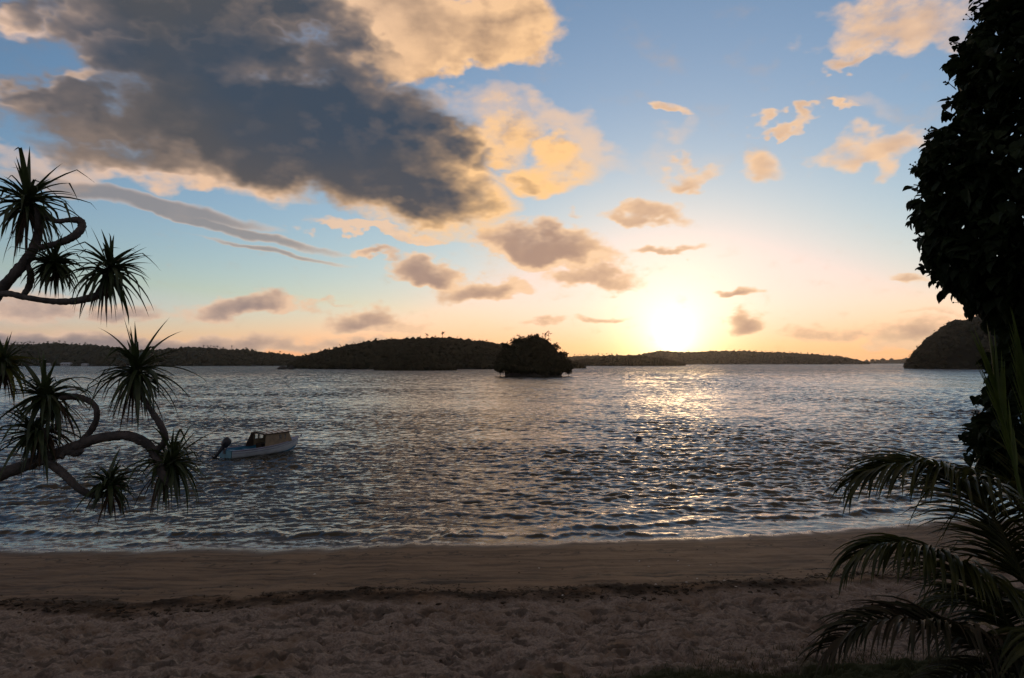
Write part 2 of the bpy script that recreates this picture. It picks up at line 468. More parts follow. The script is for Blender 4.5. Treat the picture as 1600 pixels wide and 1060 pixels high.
def build_beach():
    th = np.concatenate([np.linspace(-math.pi, -1.0, 40)[:-1], np.linspace(-1.0, 1.0, 680), np.linspace(1.0, math.pi, 40)[1:]])
    r = np.concatenate([np.linspace(0.4, 8.4, 30)[:-1], np.arange(8.4, 17.0, 0.034), np.arange(17.0, 31.0, 0.07), np.geomspace(31.0, 500.0, 40)])
    RR, TT = np.meshgrid(r, th, indexing='ij')
    x = (RR * np.sin(TT)).ravel(); y = (RR * np.cos(TT)).ravel()
    z, d = beach_height(x, y)
    # footprints and scuffed hollows in the dry sand
    act = np.where((RR.ravel() < 18) & (y > 6) & (np.abs(x) < 17) & (d > 8.7) & (d < 17))[0]
    ax, ay = x[act], y[act]; az_ = np.zeros(len(act))
    cell = {}
    key = (np.floor(ax).astype(int) * 1000 + np.floor(ay).astype(int))
    order = np.argsort(key); ks = key[order]
    def near(cx, cy, rad):
        out = []
        for i in range(int(math.floor(cx - rad)), int(math.floor(cx + rad)) + 1):
            for j in range(int(math.floor(cy - rad)), int(math.floor(cy + rad)) + 1):
                a, b = np.searchsorted(ks, i * 1000 + j), np.searchsorted(ks, i * 1000 + j, 'right')
                if b > a: out.append(order[a:b])
        return np.concatenate(out) if out else None
    def pit(cx, cy, a, b, rot, depth, rim):
        ids = near(cx, cy, 2.2 * max(a, b))
        if ids is None: return
        ux, uy = ax[ids] - cx, ay[ids] - cy
        c, s_ = math.cos(rot), math.sin(rot)
        q = ((ux * c + uy * s_) / a) ** 2 + ((-ux * s_ + uy * c) / b) ** 2
        az_[ids] += -depth * np.exp(-q ** 1.6) + rim * np.exp(-((np.sqrt(q) - 1.45) / 0.33) ** 2)
    pr = random.Random(21)
    for _ in range(70):      # broad hollows
        pit(pr.uniform(-14, 14), pr.uniform(8, 17), pr.uniform(.3, .6), pr.uniform(.25, .45), pr.uniform(0, 3.1), pr.uniform(.04, .10), pr.uniform(.01, .03))
    for _ in range(26):      # walked tracks along the beach
        x0, y0, a = pr.uniform(-14, 14), pr.uniform(9, 16), pr.choice([0, 0, 0.2, -0.25, 3.1]) + pr.uniform(-.3, .3)
        for k in range(16):
            sx = x0 + 0.62 * k * math.cos(a) - 0.11 * (-1) ** k * math.sin(a); sy = y0 + 0.62 * k * math.sin(a) + 0.11 * (-1) ** k * math.cos(a)
            pit(sx, sy, .17, .075, a + pr.uniform(-.2, .2), pr.uniform(.05, .09), pr.uniform(.012, .028)); a += pr.uniform(-.06, .06)
    for _ in range(2300):    # scuffs
        pit(pr.uniform(-15, 15), pr.uniform(7.5, 17), pr.uniform(.08, .24), pr.uniform(.05, .11), pr.uniform(0, 3.1), pr.uniform(.04, .11), pr.uniform(.01, .034))
    w = np.clip((d[act] - 8.7) / 0.5, 0, 1)
    z[act] += az_ * w
    v = np.stack([x, y, z], -1)
    me = np_mesh('beach', v, grid_faces(len(r), len(th)), smooth=True)
    at = me.attributes.new('inland', 'FLOAT', 'POINT'); at.data.foreach_set('value', d.astype(np.float32))
    # material
    m = bpy.data.materials.new('sand'); m.use_nodes = True; nt = m.node_tree; S.tree = nt
    bs = nt.nodes['Principled BSDF']
    geo = nt.nodes.new('ShaderNodeNewGeometry'); P = geo.outputs['Position']
    a = nt.nodes.new('ShaderNodeAttribute'); a.attribute_name = 'inland'
    dd = S(a.outputs['Fac'])
    streak = vnoise(vmath('MULTIPLY', P, (0.35, 2.2, 1.0)), 1.3, 5.0, 0.6)
    fine = vnoise(P, 22.0, 5.0, 0.65)
    patch = vnoise(P, 0.9, 4.0, 0.6)
    grain = vnoise(P, 160.0, 2.0, 0.6)
    lo = cmix(streak.step(0.36, 0.62), (0.095, 0.062, 0.038), (0.205, 0.136, 0.080))
    hi = cmix(fine.step(0.3, 0.7), (0.180, 0.140, 0.108), (0.34, 0.272, 0.214))
    hi = cmix(patch.step(0.45, 0.75), hi, (0.20, 0.140, 0.092))
    dn_ = dd + (patch - 0.5) * 1.2 + (fine - 0.5) * 0.5
    col = cmix(dn_.step(8.4, 9.1), lo, hi)
    # damp lower beach is darker near the water
    col = cmix(dd.step(0.0, 1.6), (0.080, 0.055, 0.036), col)
    # weed and rubbish stranded at the tide lines
    jag = vnoise(vmath('MULTIPLY', P, (0.55, 1.0, 1.0)), 1.6, 6.0, 0.65)
    line1 = S.op('ABSOLUTE', dd - 8.35 + (patch - 0.5) * 1.2 + (jag - 0.5) * 1.6).step(0.20, 0.80, 1.0, 0.0)
    line2 = S.op('ABSOLUTE', dd - 6.6 + (streak - 0.5) * 3.0).step(0.05, 0.55, 1.0, 0.0) * jag.step(0.44, 0.56)
    line3 = S.op('ABSOLUTE', dd - 2.6 + (patch - 0.5) * 5.5).step(0.02, 0.26, 1.0, 0.0) * streak.step(0.42, 0.56)
    bits = vnoise(vmath('MULTIPLY', P, (0.6, 1.5, 1.0)), 7.0, 4.0, 0.7).step(0.62, 0.70) * dd.step(0.8, 2.0) * dd.step(8.5, 9.5, 1.0, 0.25)
    weed = (line1 * (jag.step(0.38, 0.58) * 0.9)).max(line2 * 0.85).max(line3 * 0.85).max(bits * 0.75)
    col = cmix(weed, col, (0.036, 0.028, 0.020))
    col = cmix(grain.step(0.62, 0.8) * 0.35, col, (0.30, 0.26, 0.23))
    pit_shade = vnoise(vmath('MULTIPLY', P, (0.6, 1.3, 1.0)), 3.2, 4.0, 0.6).step(0.50, 0.60) * dd.step(8.8, 9.6)
    col = cmix(pit_shade * 0.65, col, (0.070, 0.058, 0.047))  # mottled shade of footprint pits, painted into the dry sand colour
    # turf begins on the bank
    col = cmix((dd + (patch - 0.5) * 1.5).step(13.8, 14.6), col, (0.035, 0.04, 0.018))
    nt.links.new(col, bs.inputs['Base Color'])
    wetr = dd.step(0.05, 0.9, 0.22, 0.70)
    nt.links.new((wetr + (dd.step(7.5, 9.0) * 0.3)).s, bs.inputs['Roughness'])
    nt.links.new(dd.step(0.2, 1.6, 0.5, 0.08).s, bs.inputs['Specular IOR Level'])
    bn = nt.nodes.new('ShaderNodeBump'); bn.inputs['Distance'].default_value = 0.012; bn.inputs['Strength'].default_value = 0.6
    nt.links.new((fine + grain * 0.25).s, bn.inputs['Height']); nt.links.new(bn.outputs[0], bs.inputs['Normal'])
    S.tree = wt
    return tag(mesh_obj('beach', me, m), 'brown sand beach trampled with footprints above the dark tide line', None, kind='structure')
beach = build_beach()

# ------------------------------------------------------------------ water
def ocean_tile(seed, L, n, lp, hs, wind, spread, kcut):
    r = np.random.default_rng(seed)
    kx = np.fft.fftfreq(n, L / n) * 2 * math.pi; KX, KY = np.meshgrid(kx, kx, indexing='ij')
    k = np.hypot(KX, KY); k[0, 0] = 1
    kp = 2 * math.pi / lp
    sp = np.exp(-(kp / k) ** 2) / k ** 3.6
    c = (KX * math.cos(wind) + KY * math.sin(wind)) / k
    sp *= np.where(c > 0, c, 0.25 * -c) ** spread + 0.02
    sp *= np.exp(-(k / kcut) ** 2)
    sp[0, 0] = 0
    f = (r.standard_normal((n, n)) + 1j * r.standard_normal((n, n))) * np.sqrt(sp)
    h = np.fft.ifft2(f); sc = (hs / 4) / np.real(h).std()
    dx = np.real(np.fft.ifft2(-1j * KX / k * f)) * sc; dy = np.real(np.fft.ifft2(-1j * KY / k * f)) * sc
    return np.real(h) * sc, dx, dy

def build_water():
    th = np.linspace(-1.08, 1.08, 640)
    r = np.concatenate([np.arange(15.0, 33.0, 0.085)]); rr = r[-1]; out = []
    while rr < 420: rr += 0.0030 * rr; out.append(rr)
    r = np.concatenate([r, out, np.geomspace(rr * 1.02, 6200.0, 70)])
    RR, TT = np.meshgrid(r, th, indexing='ij')
    x = (RR * np.sin(TT)).ravel(); y = (RR * np.cos(TT)).ravel(); R_ = RR.ravel()
    d = shore_y(x) - y; s = -d                                # metres out from the shore line
    bed = np.interp(d, PROF_D, PROF_Z)
    lane = np.clip(1 + 0.28 * sample(tile(33, 1.5), x * 0.5, y, 90.0), 0.55, 1.5)
    damp = lane * np.clip(-bed / 0.55, 0.04, 1.0) ** 0.8
    z = np.zeros_like(x); ox = np.zeros_like(x); oy = np.zeros_like(x)
    for (seed, L, lp, hs, wd, rot, kc, rfade) in ((5, 46.0, 2.2, 0.14, -math.pi / 2 + 0.12, 0.0, 14.0, 400), (6, 27.0, 1.0, 0.10, -math.pi / 2 - 0.35, 0.21, 26.0, 160), (8, 9.5, 0.5, 0.065, -math.pi / 2 + 0.5, -0.3, 60.0, 60)):
        h, dx, dy = ocean_tile(seed, L, 512, lp, hs, wd, 3, kc)
        c, q = math.cos(rot), math.sin(rot)
        u = x * c + y * q; v = -x * q + y * c
        gain = damp * np.clip(1.6 - R_ / rfade, 0.0, 1.0)
        gust = np.clip(1 + 0.30 * sample(tile(31, 1.6), x, y, 120.0), 0.5, 1.7)
        z += sample(h, u, v, L) * gain * gust
        a, b = sample(dx, u, v, L) * gain, sample(dy, u, v, L) * gain
        ox += 0.9 * (a * c - b * q); oy += 0.9 * (a * q + b * c)
    for (s0, amp, w, sd) in ((0.75, 0.07, 0.22, 41), (2.1, 0.08, 0.36, 42), (4.4, 0.06, 0.5, 43)):
        off = s - s0 - 0.35 * sample(tile(sd, 1.4), x, x * 0 + sd, 28.0)
        m = np.clip(0.45 + 0.8 * sample(tile(sd + 5, 1.2), x, x * 0 + 1.0, 22.0), 0, 1.4)
        ww = np.where(off < 0, w * 0.6, w * 1.3)
        z += amp * m * np.exp(-(off / ww) ** 2) * np.clip(s / 0.5, 0, 1)
    z = np.where(s < 0.2, z * np.clip((s + 0.6) / 0.8, 0, 1), z)
    v = np.stack([x + ox, y + oy, z + 0.004], -1)
    me = np_mesh('water', v, grid_faces(len(r), len(th)), smooth=True)
    at = me.attributes.new('offshore', 'FLOAT', 'POINT'); at.data.foreach_set('value', s.astype(np.float32))
    m = bpy.data.materials.new('sea_water'); m.use_nodes = True; nt = m.node_tree; S.tree = nt
    bs = nt.nodes['Principled BSDF']
    geo = nt.nodes.new('ShaderNodeNewGeometry'); P = geo.outputs['Position']
    a = nt.nodes.new('ShaderNodeAttribute'); a.attribute_name = 'offshore'; so = S(a.outputs['Fac'])
    patch = vnoise(vmath('MULTIPLY', P, (0.5, 1.0, 0.0)), 0.02, 3.0, 0.5)
    col = cmix(patch.step(0.35, 0.65), (0.036, 0.033, 0.022), (0.040, 0.040, 0.027))
    nt.links.new(col, bs.inputs['Base Color'])
    bs.inputs['Roughness'].default_value = 0.07
    bs.inputs['IOR'].default_value = 1.333
    # small wavelets as a slope field, steeper where the mesh no longer carries them
    n1 = vnoise(vmath('MULTIPLY', P, (0.55, 1.0, 1.0)), 3.8, 4.0, 0.68, color=True)
    n2 = vnoise(vmath('MULTIPLY', P, (0.45, 1.0, 1.0)), 0.6, 3.0, 0.65, color=True)
    gust = vnoise(vmath('MULTIPLY', P, (1.0, 0.35, 0.0)), 0.03, 4.0, 0.6).step(0.35, 0.65, 0.6, 1.15)
    def slope(n, amp):
        v = vmath('MULTIPLY', vmath('SUBTRACT', n, (0.5, 0.5, 0.5)), (1.1, 1.0, 0.0))
        q = nt.nodes.new('ShaderNodeVectorMath'); q.operation = 'SCALE'
        nt.links.new(v, q.inputs[0]); nt.links.new(amp.s, q.inputs[3]); return q.outputs[0]
    amp1 = so.step(0.0, 90.0, 0.55, 0.80, 'LINEAR') * gust
    amp2 = so.step(40.0, 380.0, 0.0, 2.2, 'LINEAR') * gust
    lee = combine(0.0, so.step(30.0, 420.0, 0.0, -0.24, 'LINEAR'), 0.0)       # waves run shoreward, lee faces steeper
    nn = vmath('NORMALIZE', vmath('ADD', vmath('ADD', vmath('ADD', geo.outputs['Normal'], lee), slope(n1, amp1)), slope(n2, amp2)))
    nt.links.new(nn, bs.inputs['Normal'])
    foam = bpy_foam = nt.nodes.new('ShaderNodeBsdfDiffuse'); foam.inputs[0].default_value = (0.62, 0.62, 0.62, 1)
    lace = vnoise(P, 5.5, 6.0, 0.7)
    edge = so.step(-0.25, 0.55, 1.0, 0.0)
    wash = vnoise(vmath('MULTIPLY', P, (0.35, 1.6, 1.0)), 1.4, 5.0, 0.65)
    fm = (edge * lace.step(0.36, 0.54)).max(so.step(0.5, 2.6, 1.0, 0.0) * wash.step(0.52, 0.64) * lace.step(0.40, 0.58) * 0.8)
    mx = nt.nodes.new('ShaderNodeMixShader'); nt.links.new((fm * 0.5).s, mx.inputs[0])
    nt.links.new(bs.outputs[0], mx.inputs[1]); nt.links.new(foam.outputs[0], mx.inputs[2])
    nt.links.new(mx.outputs[0], nt.nodes['Material Output'].inputs[0])
    S.tree = wt
    return tag(mesh_obj('water', me, m), 'choppy grey lagoon water reflecting the sunset sky', None, kind='structure')
water = build_water()

# ------------------------------------------------------------------ hills and islands
def ico(sub):
    bm = bmesh.new(); bmesh.ops.create_icosphere(bm, subdivisions=sub, radius=1.0)
    v = np.array([q.co[:] for q in bm.verts]); f = np.array([[q.index for q in p.verts] for p in bm.faces]); bm.free()
    return v, f
ICO1, ICO2 = ico(1), ico(2)

def lump(mb, c, rx, rz, src, rough, sprigs=0):
    v, f = src
    k = 1 + rough * (rng.random(len(v)) - 0.5)
    q = v * k[:, None] * np.array([rx, rx, rz])
    a = rng.random() * 6.28; ca, sa = math.cos(a), math.sin(a)
    q = np.stack([q[:, 0] * ca - q[:, 1] * sa, q[:, 0] * sa + q[:, 1] * ca, q[:, 2]], -1)
    mb.add(q + np.asarray(c), f)
    if sprigs: leaf_tris(mb, c, rx, rz, sprigs, 0.28 * rx)

def leaf_tris(mb, c, rx, rz, n, size):
    """loose leaf sprays standing out of a crown"""
    d = rng.standard_normal((n, 3)); d[:, 2] = np.abs(d[:, 2]) * 0.9 - 0.2; d /= np.linalg.norm(d, axis=1)[:, None]
    base = d * np.array([rx, rx, rz]) * rng.uniform(0.8, 1.15, (n, 1)) + np.asarray(c)
    t1 = rng.standard_normal((n, 3)) * size * 0.5; t2 = (d + 0.6 * rng.standard_normal((n, 3))) * size * rng.uniform(0.5, 1.2, (n, 1))
    t3 = rng.standard_normal((n, 3)) * size * 0.4
    v = np.stack([base, base + t1, base + t2 + t3, base + t2], 1).reshape(-1, 3)
    i = np.arange(n)[:, None] * 4
    mb.add(v, np.concatenate([i + np.array([[0, 1, 3]]), i + np.array([[1, 2, 3]])]))

M_EARTH = material('hill_soil', (0.020, 0.019, 0.012), 0.95, 0.3, 0.05, 0.05, coords='World')
M_FOREST = material('hill_foliage', (0.024, 0.022, 0.012), 0.9, 0.0, 0.12, 0.02, base2=(0.040, 0.036, 0.020), coords='World')
M_NEARFOREST = material('islet_foliage', (0.020, 0.020, 0.011), 0.9, 0.0, 0.3, 0.02, base2=(0.034, 0.033, 0.018), coords='World')
M_ROCK = material('shore_rock', (0.04, 0.037, 0.034), 0.9, 0.35, 0.4, 0.2, coords='World')

def hill(name, label, sky, y_front, y_ridge, y_back, canopy, lump_r, n_lumps, lump_src, forest_label, sprigs=0, mat=M_FOREST, steep=1.5, rough=0.5):
    px = np.array([p[0] for p in sky], float); py = np.array([p[1] for p in sky], float)
    n = max(40, int((px[-1] - px[0]) / 5))
    sx = np.linspace(px[0], px[-1], n); sy = np.interp(sx, px, py)
    P = np.array([at_depth(a, b, y_ridge)[:] for a, b in zip(sx, sy)])
    X = P[:, 0]; Z = np.maximum(P[:, 2] - canopy, 0.05)
    wid = np.clip(np.minimum(np.arange(n), np.arange(n)[::-1]) / (0.22 * n), 0.0, 1) ** 0.8
    ts = np.linspace(-1, 1, 22)
    seed = sum(ord(c) for c in name)
    def surf(xi, t):
        i = np.interp(xi, X, np.arange(n)) if X[-1] > X[0] else 0
        zz = np.interp(xi, X, Z); w = np.interp(xi, X, 0.06 + 0.94 * wid)
        y = y_ridge + np.where(t < 0, (y_ridge - y_front) * t * w, (y_back - y_ridge) * t * w)
        h = zz * (1 - np.abs(t) ** steep)
        h = h + 0.10 * zz * (1 - np.abs(t)) * np.abs(t) * 2 * sample(tile(seed, 1.4), xi, y, 3.0 * (y_back - y_front))
        return y, h
    V = []
    for t in ts:
        y, h = surf(X, np.full(n, t)); V.append(np.stack([X, y, h - 1.2 * (abs(t) > 0.99)], -1))
    o = mesh_obj(name, np_mesh(name, np.concatenate(V), grid_faces(len(ts), n), True), M_EARTH)
    tag(o, label, None, kind='structure')
    mb = MB()
    for k in range(n_lumps):
        xi = rng.uniform(X[0], X[-1])
        t = rng.uniform(-0.99, 0.12) if k > n_lumps * 0.25 else rng.uniform(-0.12, 0.08)
        y, h = surf(np.array([xi]), np.array([t]))
        rr = lump_r * rng.uniform(0.6, 1.35)
        zc = max(h[0] + canopy * rng.uniform(0.05, 0.6), rr * 0.35)
        lump(mb, (xi, y[0], zc), rr, rr * rng.uniform(0.6, 1.0), lump_src, rough, sprigs)
    f = mesh_obj('forest', mb.mesh('forest'), mat)
    tag(f, forest_label, 'forest', kind='stuff')
    return surf, X, Z

D_FAR = 2600.0
hill('far_hill', 'hazy hill seen through the gap beside the right headland', [(1320, 568), (1345, 565.5), (1360, 563), (1390, 561), (1420, 559), (1470, 557), (1560, 559), (1700, 563), (1900, 566)], 4300, 4500, 4900, 7, 12, 260, ICO1, 'hazy woodland covering the hill in the far gap')
s_sun, _, _ = hill('sunset_hill', 'long wooded hill under the setting sun', [(850, 563), (880, 559), (900, 557), (960, 556), (1000, 555), (1015, 551.5), (1030, 548.5), (1060, 551), (1090, 550.5), (1130, 549), (1160, 549.5), (1200, 551), (1240, 552.5), (1280, 555), (1310, 558), (1335, 562), (1353, 567.5)],
     2500, 2750, 3100, 7, 7.5, 2300, ICO1, 'dark woodland on the long hill beneath the sun')
s_left, _, _ = hill('left_hill', 'long low wooded hill behind the screw pine', [(-420, 552), (-250, 540), (-120, 536), (0, 540), (40, 539), (90, 537), (130, 540), (165, 541), (210, 547), (245, 549), (270, 546), (300, 543.5), (330, 544), (355, 548), (375, 547), (400, 550), (430, 553), (470, 556), (520, 562), (560, 567)],
     1230, 1500, 1750, 6, 5.5, 3200, ICO1, 'brown green woodland on the long left hill')
s_low, _, _ = hill('low_island', 'low scrubby island in front of the sunset hill', [(885, 567), (895, 565), (910, 562), (930, 560.5), (960, 557.5), (985, 556.5), (1010, 557.5), (1040, 562), (1056, 567), (1067, 571.5)], 1290, 1340, 1400, 5, 4.5, 700, ICO1, 'low mangrove scrub covering the flat island below the sun', 4)
s_main, _, _ = hill('main_island', 'large dark wooded island left of the round islet', [(456, 576), (462, 566), (475, 558), (500, 551), (525, 544.5), (550, 539), (575, 535), (600, 531.5), (640, 529.5), (690, 528), (720, 530), (750, 534), (785, 538), (820, 545), (850, 554), (880, 562), (900, 569), (910, 576)],
     655, 760, 900, 5, 3.6, 3400, ICO1, 'dark rainforest covering the large middle island', 4)
hill('mangrove_spit', 'dark mangrove spit in front of the large island', [(589, 578), (593, 571), (605, 565), (622, 560), (660, 556), (688, 560), (703, 567), (709, 578)], 545, 560, 585, 3, 2.6, 520, ICO1, 'dense mangroves on the spit before the large island', 4)
s_head, _, _ = hill('headland', 'steep dark wooded headland behind the right hand tree', [(1416, 573), (1420, 562), (1430, 549), (1445, 534), (1465, 518), (1480, 505), (1492, 501), (1510, 499.5), (1522, 494), (1535, 489), (1560, 479), (1600, 470), (1700, 462), (1850, 470), (2050, 500)],
     650, 730, 742, 5, 3.4, 2600, ICO1, 'dark forest covering the steep right headland', 4, steep=2.2)

# ---- trees that stand clear of the skyline
M_BARK = material('bark', (0.07, 0.058, 0.048), 0.9, 0.3, 6.0, 0.1)
M_PALMLEAF = material('skyline_palm_leaf', (0.028, 0.036, 0.016), 0.7, 0.3, 2.0, 0.2)
def palm_meshes(sd):
    r = random.Random(sd); mb = MB(); h = 1.0
    pts = [(0, 0, -0.15), (0.03 * r.uniform(-1, 1), 0, 0.3), (0.07 * r.uniform(-1, 1), 0.02, 0.7), (0.10 * r.uniform(-1, 1), 0.0, 1.0)]
    tube(mb, spline(pts, 7), np.linspace(0.035, 0.02, 7), 6)
    top = np.array(pts[-1]); cb = MB()
    for k in range(13):
        a = 6.283 * k / 13 + r.uniform(-.2, .2); e = r.uniform(-0.3, 1.1); L = r.uniform(0.28, 0.42)
        d = np.array([math.cos(a) * math.cos(e), math.sin(a) * math.cos(e), math.sin(e)]); p = top.copy(); row = []
        side = np.cross(d, [0, 0, 1]); side /= np.linalg.norm(side) + 1e-6
        for j in range(6):
            w = 0.055 * math.sin(math.pi * (0.15 + 0.85 * j / 5.0)) + 0.004
            row.append([p + side * w - np.array([0, 0, w * 0.6]), p, p - side * w - np.array([0, 0, w * 0.6])])
            p = p + d * L / 5; d = d + np.array([0, 0, -0.22]); d /= np.linalg.norm(d)
        cb.add(np.array(row).reshape(-1, 3), grid_faces(6, 3))
    return mb.mesh('trunk'), cb.mesh('crown')
PALMS = [palm_meshes(i) for i in range(5)]
for t_, c_ in PALMS: t_.materials.append(M_BARK); c_.materials.append(M_PALMLEAF)

def skyline_palm(name, x, y, z, h, i, label, group):
    o = empty(name, (x, y, z)); tag(o, label, 'palm tree', group)
    o.scale = (h, h, h); o.rotation_euler = (0, 0, rng.random() * 6.28)
    for nm, me in (('trunk', PALMS[i % 5][0]), ('crown', PALMS[i % 5][1])):
        c = bpy.data.objects.new(nm, me); c.parent = o; COL.objects.link(c)

def palms_on(surf, y_ridge, pxs, h0, h1, label, group, lift=2.0, name='coconut_palm'):
    for i, px in enumerate(pxs):
        x = at_depth(px, 560, y_ridge).x
        y, z = surf(np.array([x]), np.array([0.0]))
        skyline_palm(name, x, float(y[0]), float(z[0]) + lift * 0.2, rng.uniform(h0, h1), i, label, group)
palms_on(s_left, 1500, [4, 9, 16, 22, 27, 33, 37, 46, 52, 61, 74, 83, 92, 101, 112, 124, 133, 150], 8, 11, 'tiny coconut palm on the skyline of the left hill, left of the screw pine leaves', 'palms along the left part of the far left hill')
palms_on(s_left, 1500, [318, 324, 329, 334, 339, 344, 349, 352, 384, 393, 399, 420, 437], 8, 11, 'tiny coconut palm on the left hill skyline between the screw pine and the large island', 'palms along the right part of the far left hill')
palms_on(s_main, 760, [477, 487, 521, 541, 568, 587, 612, 655, 680, 703, 760], 5.5, 7, 'small palm poking above the canopy of the large middle island', 'palms on the large island')
palms_on(s_main, 760, [692], 9.5, 9.6, 'tallest palm on the crest of the large middle island', None)
palms_on(s_main, 760, [667], 8.2, 8.3, 'second tallest palm on the large island, just left of its tallest', None)
palms_on(s_sun, 2750, [898, 903, 907, 912, 916, 921, 926, 930, 935, 941, 948, 956, 963], 11, 15, 'tiny palm on the far skyline between the round islet and the sun', 'palms on the far ridge by the islet')
palms_on(s_sun, 2750, [1075, 1110, 1148, 1156, 1163, 1172, 1181, 1190, 1196, 1207, 1215, 1234, 1252, 1262, 1287, 1296, 1307, 1322], 10, 13, 'tiny palm on the far hill skyline right of the sun', 'palms on the hill right of the sun')
palms_on(s_head, 730, [1519], 9, 9.1, 'lone small palm on the crest of the right headland', None)
palms_on(s_head, 730, [1526], 7, 7.1, 'short bushy palm beside the lone palm on the headland crest', None)

# radio mast on the left hill
def build_mast():
    x = at_depth(362, 560, 1500).x; y, z = s_left(np.array([x]), np.array([0.0])); z = float(z[0])
    o = empty('radio_mast', (x, 1500, z)); tag(o, 'thin radio mast on the left hill above the water gap', 'mast')
    mb = MB(); tube(mb, [(x, 1500, z), (x, 1500, z + 16)], [0.55, 0.35], 6)
    for zz in np.arange(3, 16, 3): box(mb, (x, 1500, z + zz), (1.3, 1.3, 0.15))
    metal = material('mast_steel', (0.10, 0.10, 0.10), 0.5, 0.1, 1.0)
    mesh_obj('pole', mb.mesh('pole'), metal, o)
    mb = MB(); box(mb, (x, 1500, z + 15.2), (2.2, 1.2, 2.2)); box(mb, (x, 1500, z + 17.2), (0.3, 0.3, 2.0))
    mesh_obj('antenna', mb.mesh('antenna'), metal, o)
build_mast()

# houses on the left shore
M_WALL = material('house_wall', (0.42, 0.43, 0.44), 0.8, 0.12, 0.3)
M_ROOF = material('tin_roof', (0.40, 0.42, 0.45), 0.45, 0.15, 0.5)
M_DARK = material('dark_opening', (0.02, 0.02, 0.022), 0.5, 0.1)
def house(px, w, dpt, h, label, Y=1236.0):
    x = at_depth(px, 571, Y).x; z0 = 0.8
    o = empty('shore_house', (x, Y, z0)); tag(o, label, 'house')
    mb = MB(); box(mb, (x, Y, z0 + h / 2 - 1), (w, dpt, h + 2)); mesh_obj('wall', mb.mesh('wall'), M_WALL, o)
    mb = MB(); e = w / 2 + 0.7; q = dpt / 2 + 0.9; zt = z0 + h; rz = h * 0.55
    v = [(x - e, Y - q, zt), (x + e, Y - q, zt), (x + e, Y + q, zt), (x - e, Y + q, zt), (x - e, Y, zt + rz), (x + e, Y, zt + rz)]
    mb.add(v, [[0, 1, 5, 4], [2, 3, 4, 5], [0, 3, 2, 1]]); mb.add([v[0], v[3], v[4], v[1], v[2], v[5]], [[0, 2, 1], [3, 4, 5]])
    mesh_obj('roof', mb.mesh('roof'), M_ROOF, o)
    for k in range(3):
        mb = MB(); box(mb, (x - w * 0.3 + k * w * 0.3, Y - dpt / 2, z0 + h * 0.5), (w * 0.12, 0.12, h * 0.4))
        mesh_obj('door' if k == 1 else 'window', mb.mesh('opening'), M_DARK, o)
house(74, 9, 7, 2.8, 'small grey shore house at the foot of the left hill, leftmost of three')
house(104, 16, 9, 3.6, 'long pale tin roofed shed by the water, middle of three shore houses')
house(133, 10, 7, 2.4, 'low pale shore house at the foot of the left hill, rightmost of three')

# rocks off the tip of the large island
def rock(name, px, py, w, h, label, n=5):
    p = at_z(px, py, 0.0); o = None; mb = MB()
    for k in range(n):
        rr = w * rng.uniform(0.2, 0.34)
        lump(mb, (p.x + rng.uniform(-0.36, 0.36) * w, p.y + rng.uniform(-1, 1), h * rng.uniform(0.0, 0.3)), rr, h * rng.uniform(0.6, 1.0), ICO2, 0.35)
    tag(mesh_obj(name, mb.mesh(name), M_ROCK, None, (p.x, p.y, 0)), label, 'rock')
rock('reef_rock', 438, 577.3, 12.0, 3.0, 'low dark rock awash off the left tip of the large island')
rock('reef_rock', 455, 577.3, 9.5, 3.6, 'dark rock touching the left tip of the large island')

